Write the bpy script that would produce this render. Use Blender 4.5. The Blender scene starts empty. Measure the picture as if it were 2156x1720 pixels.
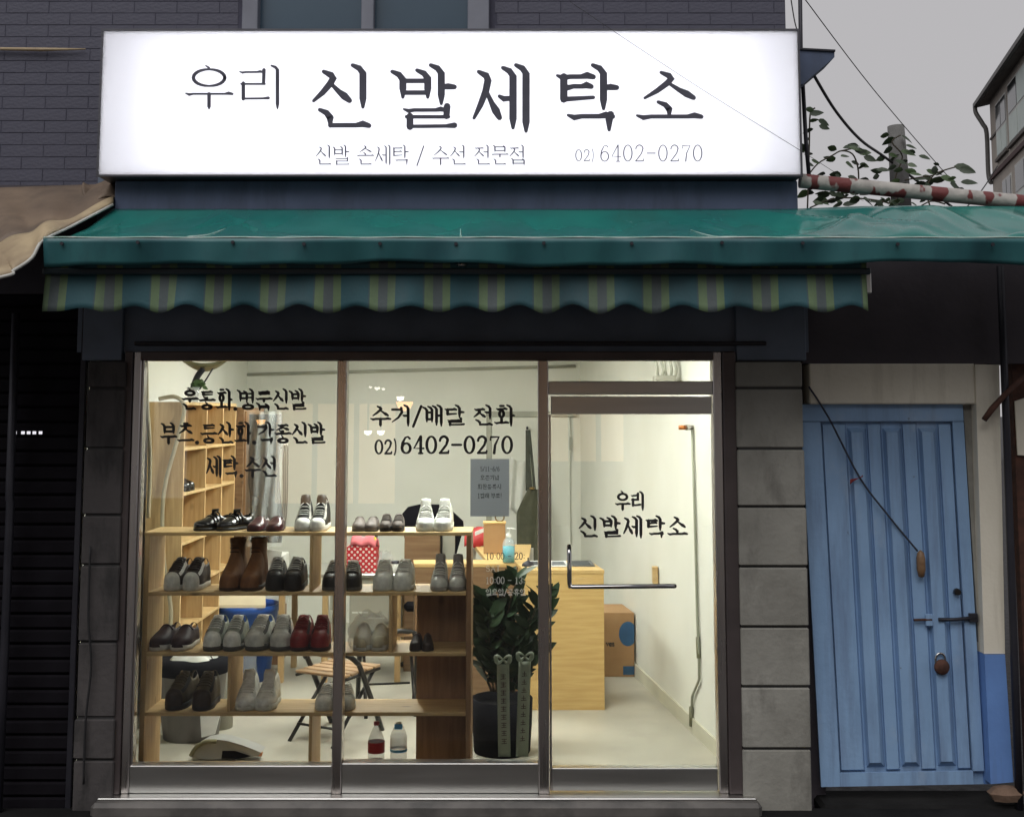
import bpy, bmesh, math, random
from mathutils import Vector, Matrix
R = math.radians
random.seed(11)
sc = bpy.context.scene
col = sc.collection

# ------------------------------------------------------------------ camera, sky, light, exposure
F, TH, D, ZC, PX, PY = 2420.0, R(5.5), 6.4, 2.02, 1078.0, 637.0     # focal length in units of a 2156-unit wide picture
cam = bpy.data.cameras.new('camera'); camo = bpy.data.objects.new('camera', cam); col.objects.link(camo)
camo.location = (0, -D, ZC); camo.rotation_euler = (R(90) + TH, 0, 0)
cam.sensor_width = 36; cam.lens = F / 2156 * 36; cam.shift_y = (PY - 860) / 2156
cam.clip_start = .05; cam.clip_end = 3000
sc.camera = camo

world = bpy.data.worlds.new('World'); sc.world = world; world.use_nodes = True
nt = world.node_tree; nt.nodes.clear()
wo = nt.nodes.new('ShaderNodeOutputWorld'); bg = nt.nodes.new('ShaderNodeBackground')
sky = nt.nodes.new('ShaderNodeTexSky'); sky.sky_type = 'NISHITA'; sky.sun_disc = False
sky.sun_elevation = R(52); sky.sun_rotation = R(200); sky.air_density = 1; sky.dust_density = 4
hs = nt.nodes.new('ShaderNodeHueSaturation'); hs.inputs['Saturation'].default_value = .12
mixs = nt.nodes.new('ShaderNodeMixRGB'); mixs.inputs[0].default_value = .88      # cloud cover evens the sky out
mixs.inputs[2].default_value = (6.9, 6.75, 6.95, 1)
nt.links.new(sky.outputs[0], hs.inputs['Color']); nt.links.new(hs.outputs[0], mixs.inputs[1])
nt.links.new(mixs.outputs[0], bg.inputs['Color']); bg.inputs['Strength'].default_value = .075
nt.links.new(bg.outputs[0], wo.inputs[0])

sun = bpy.data.lights.new('sun', 'SUN'); sun.energy = 1.5; sun.angle = R(50); sun.color = (1, .97, .95)
suno = bpy.data.objects.new('sun', sun); col.objects.link(suno)
suno.rotation_euler = (R(38), 0, R(-20))

sc.view_settings.view_transform = 'Standard'; sc.view_settings.look = 'None'
sc.view_settings.exposure = 0; sc.view_settings.gamma = 1
sc.cycles.use_denoising = True
sc.cycles.max_bounces = 8; sc.cycles.diffuse_bounces = 4; sc.cycles.glossy_bounces = 3
sc.cycles.transparent_max_bounces = 12; sc.cycles.transmission_bounces = 4
sc.cycles.sample_clamp_indirect = 6

# ------------------------------------------------------------------ geometry helpers
_c, _s = math.cos(TH), math.sin(TH)
def ray(x, y):
    u = (x - PX) / F; v = (PY - y) / F
    return Vector((u, _c - v * _s, _s + v * _c))
def P(x, y, Y):                       # the point of the plane at depth Y that is seen at x, y
    r = ray(x, y); t = (Y + D) / r.y
    return Vector((r.x * t, Y, ZC + r.z * t))
def PZ(x, y, z):                      # the same for a level plane
    r = ray(x, y); t = (z - ZC) / r.z
    return Vector((r.x * t, -D + r.y * t, z))
def interp(tab, t):
    if t <= tab[0][0]: return tab[0][1]
    for (a, b), (c, d) in zip(tab, tab[1:]):
        if t <= c: return b + (d - b) * (t - a) / (c - a)
    return tab[-1][1]
def smooth_path(pts, n=6):
    pts = [Vector(p) for p in pts]; out = []
    for i in range(len(pts) - 1):
        p0 = pts[max(i - 1, 0)]; p1 = pts[i]; p2 = pts[i + 1]; p3 = pts[min(i + 2, len(pts) - 1)]
        for k in range(n):
            t = k / n
            out.append(.5 * ((2 * p1) + (p2 - p0) * t + (2 * p0 - 5 * p1 + 4 * p2 - p3) * t * t + (3 * p1 - p0 - 3 * p2 + p3) * t ** 3))
    out.append(pts[-1]); return out

class MB:
    def __init__(self, M=None): self.v = []; self.f = []; self.M = M; self.sm = []
    def add(self, vs, fs, smooth=False):
        o = len(self.v)
        self.v += [(self.M @ Vector(p)) if self.M else Vector(p) for p in vs]
        self.f += [tuple(i + o for i in f) for f in fs]; self.sm += [smooth] * len(fs)
        return self
    def box(self, a, b, ch=0):
        x0, x1 = sorted((a[0], b[0])); y0, y1 = sorted((a[1], b[1])); z0, z1 = sorted((a[2], b[2]))
        if ch <= 0:
            vs = [(x, y, z) for x in (x0, x1) for y in (y0, y1) for z in (z0, z1)]
            return self.add(vs, [(0, 1, 3, 2), (4, 6, 7, 5), (0, 4, 5, 1), (2, 3, 7, 6), (0, 2, 6, 4), (1, 5, 7, 3)])
        ch = min(ch, (x1 - x0) * .4, (y1 - y0) * .4, (z1 - z0) * .4)
        lo = (x0, y0, z0); hi = (x1, y1, z1); vs = []; idx = {}
        for s in [(i, j, k) for i in (0, 1) for j in (0, 1) for k in (0, 1)]:
            for ax in range(3):
                p = []
                for q in range(3):
                    e = hi[q] if s[q] else lo[q]
                    p.append(e if q == ax else (e - ch if s[q] else e + ch))
                idx[s, ax] = len(vs); vs.append(p)
        fs = []
        for ax in range(3):
            o1, o2 = [q for q in range(3) if q != ax]
            for s0 in (0, 1):
                q = []
                for (i, j) in ((0, 0), (1, 0), (1, 1), (0, 1)):
                    s = [0, 0, 0]; s[ax] = s0; s[o1] = i; s[o2] = j; q.append(idx[tuple(s), ax])
                fs.append(tuple(q))
        for ax in range(3):
            o1, o2 = [q for q in range(3) if q != ax]
            for i in (0, 1):
                for j in (0, 1):
                    s = [0, 0, 0]; s[o1] = i; s[o2] = j; t = list(s); t[ax] = 1; s = tuple(s); t = tuple(t)
                    fs.append((idx[s, o1], idx[t, o1], idx[t, o2], idx[s, o2]))
        for s in [(i, j, k) for i in (0, 1) for j in (0, 1) for k in (0, 1)]:
            fs.append((idx[s, 0], idx[s, 1], idx[s, 2]))
        return self.add(vs, fs)
    def tube(self, pts, r, n=8, caps=True, smooth=True):
        pts = [Vector(p) for p in pts]; m = len(pts)
        rs = r if isinstance(r, (list, tuple)) else [r] * m
        vs = []; up = None
        for i, p in enumerate(pts):
            t = (pts[min(i + 1, m - 1)] - pts[max(i - 1, 0)]).normalized()
            if up is None:
                up = Vector((0, 0, 1)) if abs(t.z) < .9 else Vector((1, 0, 0))
            a = t.cross(up)
            if a.length < 1e-5: a = t.cross(Vector((0, 1, 0)))
            a.normalize(); b = a.cross(t).normalized(); up = b
            for k in range(n):
                th = 2 * math.pi * k / n
                vs.append(p + (a * math.cos(th) + b * math.sin(th)) * rs[i])
        fs = [(i * n + k, i * n + (k + 1) % n, (i + 1) * n + (k + 1) % n, (i + 1) * n + k) for i in range(m - 1) for k in range(n)]
        self.add(vs, fs, smooth)
        if caps:
            self.add([vs[k] for k in range(n)], [tuple(range(n))]); self.add([vs[(m - 1) * n + k] for k in range(n)], [tuple(range(n))])
        return self
    def lathe(self, prof, c=(0, 0, 0), n=20, smooth=True, sx=1, sy=1):
        vs = [(c[0] + r * math.cos(2 * math.pi * k / n) * sx, c[1] + r * math.sin(2 * math.pi * k / n) * sy, c[2] + z) for r, z in prof for k in range(n)]
        fs = [(i * n + k, i * n + (k + 1) % n, (i + 1) * n + (k + 1) % n, (i + 1) * n + k) for i in range(len(prof) - 1) for k in range(n)]
        return self.add(vs, fs, smooth)
    def grid(self, fn, nu, nv, smooth=True):
        vs = [fn(i / nu, j / nv) for i in range(nu + 1) for j in range(nv + 1)]
        fs = [(i * (nv + 1) + j, (i + 1) * (nv + 1) + j, (i + 1) * (nv + 1) + j + 1, i * (nv + 1) + j + 1) for i in range(nu) for j in range(nv)]
        return self.add(vs, fs, smooth)
    def prism(self, poly, d):            # poly: list of 3D points, d: extrusion vector
        n = len(poly); d = Vector(d); vs = [Vector(p) for p in poly] + [Vector(p) + d for p in poly]
        fs = [tuple(range(n)), tuple(range(2 * n - 1, n - 1, -1))] + [(i, (i + 1) % n, n + (i + 1) % n, n + i) for i in range(n)]
        return self.add(vs, fs)
    def build(self, name, mat, parent=None, thick=0, recalc=True):
        org = ORG.get(parent.as_pointer(), Vector((0, 0, 0))) if parent else Vector((0, 0, 0))
        me = bpy.data.meshes.new(name); me.from_pydata([p - org for p in self.v], [], self.f)
        me.polygons.foreach_set('use_smooth', self.sm)
        if recalc:
            bm = bmesh.new(); bm.from_mesh(me)
            bmesh.ops.remove_doubles(bm, verts=bm.verts, dist=1e-6)
            bmesh.ops.recalc_face_normals(bm, faces=bm.faces); bm.to_mesh(me); bm.free()
        me.materials.append(MAT[mat]); o = bpy.data.objects.new(name, me); col.objects.link(o)
        if parent: o.parent = parent; ORG[o.as_pointer()] = org
        if thick:
            m = o.modifiers.new('thickness', 'SOLIDIFY'); m.thickness = thick; m.offset = 0
        KEEP.append(o); return o
ORG = {}; KEEP = []
def tag(o, label=None, cat=None, group=None, kind=None):
    for k, v in (('label', label), ('category', cat), ('group', group), ('kind', kind)):
        if v: o[k] = v
    return o
def thing(name, label, cat, loc=(0, 0, 0), group=None):
    o = bpy.data.objects.new(name, None); col.objects.link(o); o.location = loc; o.empty_display_size = .1
    ORG[o.as_pointer()] = Vector(loc); KEEP.append(o)
    return tag(o, label, cat, group)
def struct(o): return tag(o, kind='structure')
def B(name, a, b, mat, parent=None, ch=0): return MB().box(a, b, ch).build(name, mat, parent)

# ------------------------------------------------------------------ materials
MAT = {}
def S(r, g, b):                          # picture values 0..255 to linear
    return tuple(((c / 255 + .055) / 1.055) ** 2.4 if c > 10 else c / 255 / 12.92 for c in (r, g, b))
def pm(name, c1, c2=None, scale=6, rough=.6, metal=0, bump=0, bscale=None, stretch=(1, 1, 1), spec=.5, coat=0, detail=4, alpha=1, rvar=0, trans=0, ramp=(.35, .65)):
    m = bpy.data.materials.new(name); m.use_nodes = True; t = m.node_tree; b = t.nodes['Principled BSDF']
    b.inputs['Roughness'].default_value = rough; b.inputs['Metallic'].default_value = metal
    b.inputs['Specular IOR Level'].default_value = spec; b.inputs['Coat Weight'].default_value = coat
    b.inputs['Coat Roughness'].default_value = .12; b.inputs['Alpha'].default_value = alpha
    b.inputs['Transmission Weight'].default_value = trans
    c2 = c2 or tuple(x * .8 for x in c1)
    tc = t.nodes.new('ShaderNodeTexCoord'); mp = t.nodes.new('ShaderNodeMapping'); mp.inputs['Scale'].default_value = stretch
    t.links.new(tc.outputs['Object'], mp.inputs[0])
    nz = t.nodes.new('ShaderNodeTexNoise'); nz.inputs['Scale'].default_value = scale; nz.inputs['Detail'].default_value = detail
    t.links.new(mp.outputs[0], nz.inputs['Vector'])
    rp = t.nodes.new('ShaderNodeValToRGB'); rp.color_ramp.elements[0].position = ramp[0]; rp.color_ramp.elements[1].position = ramp[1]
    rp.color_ramp.elements[0].color = (*c1, 1); rp.color_ramp.elements[1].color = (*c2, 1)
    t.links.new(nz.outputs[0], rp.inputs[0]); t.links.new(rp.outputs[0], b.inputs['Base Color'])
    if rvar:
        mr = t.nodes.new('ShaderNodeMapRange'); mr.inputs[3].default_value = max(rough - rvar, .02); mr.inputs[4].default_value = min(rough + rvar, 1)
        n3 = t.nodes.new('ShaderNodeTexNoise'); n3.inputs['Scale'].default_value = scale * 1.7; t.links.new(mp.outputs[0], n3.inputs['Vector'])
        t.links.new(n3.outputs[0], mr.inputs[0]); t.links.new(mr.outputs[0], b.inputs['Roughness'])
    if bump:
        n2 = t.nodes.new('ShaderNodeTexNoise'); n2.inputs['Scale'].default_value = bscale or scale * 4; n2.inputs['Detail'].default_value = 5
        t.links.new(mp.outputs[0], n2.inputs['Vector'])
        bp = t.nodes.new('ShaderNodeBump'); bp.inputs['Strength'].default_value = bump; bp.inputs['Distance'].default_value = .01
        t.links.new(n2.outputs[0], bp.inputs['Height']); t.links.new(bp.outputs[0], b.inputs['Normal'])
    MAT[name] = m; return m
def wood(name, c1, c2, axis=0, rough=.45, knots=True, flat=False):
    st = [14, 14, 14]; st[axis] = 1.2
    m = pm(name, c1, c2, 3.0, rough, stretch=tuple(st), bump=.12, bscale=9, detail=6)
    if knots:
        t = m.node_tree; b = t.nodes['Principled BSDF']; src = b.inputs['Base Color'].links[0].from_socket
        tc = t.nodes.new('ShaderNodeTexCoord'); mp = t.nodes.new('ShaderNodeMapping')
        s2 = [4.2, 4.2, 4.2]; s2[axis] = 2.2
        if flat: s2[1] = 0
        mp.inputs['Scale'].default_value = s2
        vo = t.nodes.new('ShaderNodeTexVoronoi'); vo.inputs['Scale'].default_value = 1.6
        t.links.new(tc.outputs['Object'], mp.inputs[0]); t.links.new(mp.outputs[0], vo.inputs['Vector'])
        rp = t.nodes.new('ShaderNodeValToRGB'); rp.color_ramp.elements[0].position = .05; rp.color_ramp.elements[1].position = .14
        rp.color_ramp.elements[0].color = (.75, .75, .75, 1); rp.color_ramp.elements[1].color = (0, 0, 0, 1)
        mx = t.nodes.new('ShaderNodeMixRGB'); mx.inputs[2].default_value = (*[x * .35 for x in c2], 1)
        t.links.new(vo.outputs['Distance'], rp.inputs[0]); t.links.new(rp.outputs[0], mx.inputs[0])
        t.links.new(src, mx.inputs[1]); t.links.new(mx.outputs[0], b.inputs['Base Color'])
    return m
def emit(name, c, s):
    m = bpy.data.materials.new(name); m.use_nodes = True; b = m.node_tree.nodes['Principled BSDF']
    b.inputs['Base Color'].default_value = (*[x * .5 for x in c], 1); b.inputs['Emission Color'].default_value = (*c, 1); b.inputs['Emission Strength'].default_value = s
    MAT[name] = m; return m
def glass(name, tint=(1, 1, 1), k=1.0, rough=.0):
    m = bpy.data.materials.new(name); m.use_nodes = True; t = m.node_tree; t.nodes.clear()
    o = t.nodes.new('ShaderNodeOutputMaterial'); mx = t.nodes.new('ShaderNodeMixShader'); tr = t.nodes.new('ShaderNodeBsdfTransparent'); gl = t.nodes.new('ShaderNodeBsdfGlossy')
    tr.inputs[0].default_value = (*tint, 1); gl.inputs['Roughness'].default_value = rough
    fr = t.nodes.new('ShaderNodeFresnel'); fr.inputs[0].default_value = 1.5
    ml = t.nodes.new('ShaderNodeMath'); ml.operation = 'MULTIPLY'; ml.inputs[1].default_value = k; ml.use_clamp = True
    t.links.new(fr.outputs[0], ml.inputs[0]); t.links.new(ml.outputs[0], mx.inputs[0]); t.links.new(tr.outputs[0], mx.inputs[1]); t.links.new(gl.outputs[0], mx.inputs[2]); t.links.new(mx.outputs[0], o.inputs[0])
    MAT[name] = m; return m

wood('pine', (.62, .44, .22), (.50, .33, .14), 0)
wood('pine_upright', (.60, .42, .21), (.48, .31, .14), 2)
wood('pine_counter', (.66, .46, .20), (.56, .37, .145), 0)
wood('brown_ply', (.30, .17, .085), (.22, .12, .058), 2)
wood('pine_front', (.66, .45, .18), (.56, .36, .13), 0, flat=True)
wood('dark_ply', (.24, .15, .08), (.18, .10, .05), 0)
pm('wall_white', (.74, .74, .68), (.70, .70, .63), 2, .85, bump=.05, bscale=60)
pm('ceiling_white', (.78, .78, .75), None, 2, .9)
pm('floor', (.46, .43, .36), (.38, .36, .30), 1.6, .42, bump=.03, bscale=40, rvar=.12)
pm('skirting', (.62, .60, .48), None, 3, .5)
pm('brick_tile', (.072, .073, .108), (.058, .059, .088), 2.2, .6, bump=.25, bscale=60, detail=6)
pm('mortar', (.065, .066, .098), (.054, .055, .08), 12, .9, bump=.2)
pm('fascia', (.085, .115, .20), (.06, .085, .15), 2.5, .65, bump=.15, bscale=20)  # blue paint, its tint also painting in veil glare below the sign
pm('lintel', (.16, .20, .27), (.11, .14, .19), 3, .6, bump=.15)  # base colour raised and blued to stand in for the sign's lens veil
pm('stone', (.34, .335, .30), (.22, .215, .19), 2.3, .85, bump=.5, bscale=26, detail=8)
pm('joint', (.05, .05, .05), None, 6, .9)
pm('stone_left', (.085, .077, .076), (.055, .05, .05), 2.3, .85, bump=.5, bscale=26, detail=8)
pm('asphalt', (.016, .016, .018), (.024, .024, .026), 9, .6, bump=.4, bscale=120, rvar=.2, spec=.3)
pm('kerb', (.016, .016, .016), (.010, .010, .010), 5, .9, bump=.3, bscale=60, spec=.12)
pm('steel', (.62, .58, .56), (.52, .48, .46), 2, .28, 1, stretch=(6, 6, .5), rvar=.05)
pm('steel_flat', (.70, .70, .68), (.60, .60, .58), 2, .33, 1, stretch=(.5, 6, 6), rvar=.06)
pm('bronze_frame', (.12, .10, .10), (.09, .075, .075), 4, .4, .5, rvar=.1)
pm('chrome', (.55, .55, .55), None, 4, .12, 1)
pm('sill', (.15, .14, .13), (.09, .085, .08), 5, .55, bump=.2, bscale=40)
glass('glass', (.97, .98, .97), 1.25)
pm('vinyl_black', (.012, .012, .014), (.02, .02, .022), 20, .45)
pm('vinyl_white', (.55, .55, .5), None, 20, .6)
pm('steel_sign', (.10, .10, .115), None, 6, .4, .5)
pm('tarp', (.022, .195, .165), (.018, .14, .13), 1.7, .19, bump=.16, bscale=9, spec=.6, rvar=.09)
pm('tarp_flap', (.036, .155, .165), (.026, .11, .128), 2.0, .42, bump=.2, bscale=7, rvar=.08)
pm('tarp_edge', (.55, .62, .58), (.25, .42, .36), 14, .3)
pm('awning_bar', (.045, .075, .095), (.03, .05, .065), 5, .4, bump=.1)
pm('tan_tarp', (.22, .16, .11), (.145, .105, .075), 3, .6, bump=.2, bscale=20)
pm('tan_band', (.45, .355, .22), (.29, .22, .14), 6, .6, bump=.3, bscale=25)
pm('tarp_hem', (.6, .6, .56), None, 10, .5)
pm('shutter', (.010, .009, .012), (.007, .006, .008), 6, .9, bump=.15, spec=.1)
pm('blue_paint', (.27, .43, .66), (.22, .36, .57), 2.0, .5, bump=.2, bscale=30, detail=6)
pm('blue_dado', (.14, .28, .62), (.11, .22, .50), 3, .6, bump=.15, bscale=30)
pm('cream_paint', (.78, .74, .63), (.70, .66, .55), 3, .75, bump=.15, bscale=40, detail=6)
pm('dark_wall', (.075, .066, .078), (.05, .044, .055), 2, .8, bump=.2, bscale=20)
pm('black_metal', (.012, .012, .012), (.02, .018, .016), 8, .38, .2)
pm('dark_metal', (.035, .035, .045), (.022, .022, .03), 5, .5, .4)
pm('rust', (.10, .04, .025), (.05, .022, .015), 20, .8, bump=.3)
pm('rubble', (.20, .13, .09), (.12, .075, .05), 12, .9, bump=.5)
pm('lid_beige', (.55, .47, .32), (.48, .41, .28), 5, .8)
pm('brass', (.3, .2, .08), None, 10, .35, 1)
pm('rope', (.035, .04, .06), None, 30, .8)
pm('red_cloth', (.25, .03, .03), (.18, .02, .02), 20, .8)
pm('concrete_post', (.20, .20, .195), (.145, .145, .14), 8, .85, bump=.3, bscale=40)
pm('wire', (.02, .02, .022), None, 10, .6)
pm('leaf', (.026, .052, .018), (.016, .032, .012), 9, .5)
pm('leaf_light', (.055, .10, .03), (.035, .07, .02), 9, .45)
pm('stem', (.06, .05, .03), None, 10, .8)
pm('far_wall', (.40, .355, .31), (.34, .30, .265), .8, .85, bump=.1)
pm('far_roof', (.13, .115, .105), (.10, .088, .08), 1.2, .8)
pm('far_soffit', (.2, .19, .18), None, 1, .8)
pm('far_band', (.06, .022, .022), None, 1, .7)
pm('far_frame', (.55, .55, .52), None, 1, .6)
pm('far_glass', (.02, .025, .03), None, 1, .08, spec=.8)
pm('far_blind', (.55, .62, .58), (.48, .55, .52), 1, .5)
pm('gutter', (.10, .095, .09), None, 3, .5)
pm('window_frame', (.21, .225, .27), (.16, .17, .21), 4, .5)
pm('window_film', (.05, .09, .13), (.04, .075, .11), 1.5, .25, spec=.6)
pm('paper_grey', (.22, .225, .23), (.20, .205, .21), 4, .7)
pm('paper_white', (.72, .72, .70), (.66, .66, .64), 6, .7)
pm('ink', (.02, .02, .025), None, 5, .7)
pm('ink_soft', (.05, .055, .06), None, 5, .7)
pm('cardboard', (.42, .25, .12), (.35, .20, .09), 5, .8)
pm('print_blue', (.03, .11, .24), None, 8, .7)
pm('blue_plastic', (.015, .09, .42), (.012, .075, .35), 3, .3)
pm('clear_plastic', (.75, .78, .76), None, 4, .2, alpha=.32, bump=.6, bscale=25)
pm('clear_pet', (.80, .84, .86), None, 3, .08, alpha=.30)
pm('gel_blue', (.03, .50, .62), (.02, .42, .55), 4, .15)
pm('cola', (.05, .015, .008), None, 4, .2)
pm('label_red', (.38, .02, .03), None, 5, .4)
pm('label_blue', (.08, .32, .55), None, 5, .4)
pm('apron', (.085, .085, .055), (.065, .065, .042), 14, .9, bump=.3, bscale=50)
pm('apron_strap', (.06, .065, .05), None, 20, .9)
pm('garment', (.035, .035, .04), (.055, .055, .055), 4, .9)
pm('conduit', (.42, .42, .35), None, 4, .5)
pm('conduit_dark', (.34, .35, .27), None, 4, .6)  # darker conduit tone for the pipe on the right inner wall
pm('hose', (.45, .40, .28), None, 6, .5)
pm('olive', (.19, .18, .10), (.14, .13, .07), 6, .5)
pm('pot_black', (.006, .006, .008), (.010, .010, .013), 4, .8, spec=.05)
pm('plant_leaf', (.010, .024, .010), (.016, .036, .013), 8, .5, spec=.3)
pm('ribbon', (.22, .245, .20), (.18, .20, .165), 10, .6)
pm('ribbon_print', (.06, .03, .03), None, 10, .8)
pm('foam', (.72, .72, .68), (.66, .66, .6), 8, .8)
pm('grey_bin', (.19, .175, .17), (.15, .14, .135), 5, .5)
pm('steel_table', (.5, .5, .48), (.42, .42, .40), 3, .3, .8, stretch=(.8, 20, 20))
pm('cabinet', (.36, .35, .29), (.32, .31, .26), 3, .6)
pm('vacuum', (.36, .36, .34), (.28, .28, .27), 5, .3)
pm('orange_tip', (.5, .16, .03), None, 6, .5)
pm('chair_slat', (.42, .27, .15), (.33, .20, .10), 5, .5)
pm('pink', (.65, .16, .18), None, 5, .8)
pm('yellow', (.7, .45, .03), None, 5, .5)
pm('red_box', (.45, .02, .02), (.35, .015, .015), 5, .6)
pm('across_wall', (.05, .042, .038), (.035, .03, .028), 2, .8)
emit('lamp_warm', (1, .5, .16), 9)
emit('lamp_white', (1, .95, .85), 14)
emit('led_panel', (.975, .99, .915), 66)
emit('tube_light', (.95, .955, 1.0), 6.2)
emit('slot_light', (.95, .93, 1), .9)
emit('shop_glow', (1, .62, .32), 1.0)
emit('shop_glow_white', (.9, .95, 1), .6)

def weather(name, c, thr=(.52, .62), scale=3.0, stretch=(1, 1, 1), k=.7):
    m = MAT[name]; t = m.node_tree; b = t.nodes['Principled BSDF']; src = b.inputs['Base Color'].links[0].from_socket
    tc = t.nodes.new('ShaderNodeTexCoord'); mp = t.nodes.new('ShaderNodeMapping'); mp.inputs['Scale'].default_value = stretch; mp.inputs['Location'].default_value = (3.1, 1.7, 5.3)
    nz = t.nodes.new('ShaderNodeTexNoise'); nz.inputs['Scale'].default_value = scale; nz.inputs['Detail'].default_value = 9; nz.inputs['Roughness'].default_value = .65
    t.links.new(tc.outputs['Object'], mp.inputs[0]); t.links.new(mp.outputs[0], nz.inputs['Vector'])
    rp = t.nodes.new('ShaderNodeValToRGB'); rp.color_ramp.elements[0].position = thr[0]; rp.color_ramp.elements[1].position = thr[1]; rp.color_ramp.elements[1].color = (k, k, k, 1)
    t.links.new(nz.outputs[0], rp.inputs[0])
    mx = t.nodes.new('ShaderNodeMixRGB'); mx.inputs[2].default_value = (*c, 1); t.links.new(rp.outputs[0], mx.inputs[0]); t.links.new(src, mx.inputs[1]); t.links.new(mx.outputs[0], b.inputs['Base Color'])
weather('blue_paint', (.14, .20, .33), (.50, .75), 2.2, (5, 5, .5), .7); weather('blue_paint', (.38, .48, .60), (.58, .74), 3, (1, 1, .6), .6); weather('blue_paint', (.07, .035, .02), (.69, .73), 9, (1, 1, 1), .8)
weather('blue_dado', (.10, .15, .28), (.55, .75), 3, (4, 4, .6), .5); weather('cream_paint', (.42, .38, .29), (.54, .75), 2, (5, 5, .5), .5)
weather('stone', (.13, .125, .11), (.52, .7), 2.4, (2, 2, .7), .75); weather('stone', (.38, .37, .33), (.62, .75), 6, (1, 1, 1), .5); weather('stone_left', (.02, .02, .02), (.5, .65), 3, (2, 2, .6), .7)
weather('tarp', (.03, .115, .10), (.52, .70), 1.6, (1.5, .6, 1), .7); weather('tarp', (.30, .42, .38), (.66, .72), 8, (1, .5, 1), .45); weather('tarp_flap', (.025, .08, .10), (.5, .68), 2.0, (2, 1, .8), .7)
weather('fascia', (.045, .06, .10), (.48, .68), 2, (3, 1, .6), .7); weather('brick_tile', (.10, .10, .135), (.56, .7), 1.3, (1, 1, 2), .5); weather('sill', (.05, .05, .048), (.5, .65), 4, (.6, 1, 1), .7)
weather('floor', (.30, .28, .23), (.52, .72), 2.5, (1, 1, 1), .5); weather('wall_white', (.60, .60, .54), (.55, .75), 1.2, (1, 1, .6), .4); weather('tan_tarp', (.08, .06, .045), (.5, .66), 4, (1, 1, 1), .6)
def stripe_material():
    m = pm('striped_fabric', (.02, .085, .115), (.014, .06, .085), 5, .7, bump=.15, bscale=60)
    t = m.node_tree; b = t.nodes['Principled BSDF']; src = b.inputs['Base Color'].links[0].from_socket
    tc = t.nodes.new('ShaderNodeTexCoord'); sx = t.nodes.new('ShaderNodeSeparateXYZ'); t.links.new(tc.outputs['Object'], sx.inputs[0])
    md = t.nodes.new('ShaderNodeMath'); md.operation = 'FRACT'; sc_ = t.nodes.new('ShaderNodeMath'); sc_.operation = 'MULTIPLY_ADD'
    sc_.inputs[1].default_value = STRIPE_K; sc_.inputs[2].default_value = STRIPE_O
    t.links.new(sx.outputs[0], sc_.inputs[0]); t.links.new(sc_.outputs[0], md.inputs[0])
    rp = t.nodes.new('ShaderNodeValToRGB'); cr = rp.color_ramp; cr.interpolation = 'CONSTANT'
    cr.elements[0].position = 0; cr.elements[0].color = (1, 1, 1, 1); cr.elements[1].position = .155; cr.elements[1].color = (.5, .5, .5, 1)
    for p, c in ((.325, 1), (.465, 0), (.97, .25)):
        e = cr.elements.new(p); e.color = (c, c, c, 1)
    t.links.new(md.outputs[0], rp.inputs[0])
    r2 = t.nodes.new('ShaderNodeValToRGB'); c2 = r2.color_ramp; c2.interpolation = 'CONSTANT'
    c2.elements[0].color = (.032, .105, .125, 1); c2.elements[1].position = .9; c2.elements[1].color = (.155, .225, .10, 1)
    e = c2.elements.new(.4); e.color = (.10, .115, .115, 1); e = c2.elements.new(.2); e.color = (.06, .10, .11, 1)
    t.links.new(rp.outputs[0], r2.inputs[0])
    mx = t.nodes.new('ShaderNodeMixRGB'); mx.blend_type = 'MIX'; mx.inputs[0].default_value = .8
    t.links.new(src, mx.inputs[1]); t.links.new(r2.outputs[0], mx.inputs[2]); t.links.new(mx.outputs[0], b.inputs['Base Color'])
AWX0 = P(97, 600, -.8).x; STRIPE_P = (P(323, 600, -.8).x - P(206.5, 600, -.8).x) * .985
STRIPE_K = 1 / STRIPE_P; STRIPE_O = -P(206, 600, -.8).x / STRIPE_P
stripe_material(); weather('striped_fabric', (.05, .07, .075), (.5, .72), 2.2, (1.5, 1, .7), .55)

def rusty_paint():
    m = pm('red_white_paint', (.45, .43, .40), (.33, .31, .29), 14, .6, bump=.5, bscale=30)
    t = m.node_tree; b = t.nodes['Principled BSDF']; src = b.inputs['Base Color'].links[0].from_socket
    tc = t.nodes.new('ShaderNodeTexCoord'); nz = t.nodes.new('ShaderNodeTexNoise'); nz.inputs['Scale'].default_value = 5.5; nz.inputs['Detail'].default_value = 3
    mp = t.nodes.new('ShaderNodeMapping'); mp.inputs['Scale'].default_value = (1.4, .8, .8); t.links.new(tc.outputs['Object'], mp.inputs[0]); t.links.new(mp.outputs[0], nz.inputs['Vector'])
    rp = t.nodes.new('ShaderNodeValToRGB'); rp.color_ramp.elements[0].position = .52; rp.color_ramp.elements[1].position = .545
    t.links.new(nz.outputs[0], rp.inputs[0])
    mx = t.nodes.new('ShaderNodeMixRGB'); t.links.new(rp.outputs[0], mx.inputs[0]); t.links.new(src, mx.inputs[1]); mx.inputs[2].default_value = (.15, .03, .03, 1)
    t.links.new(mx.outputs[0], b.inputs['Base Color'])
rusty_paint()
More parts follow.
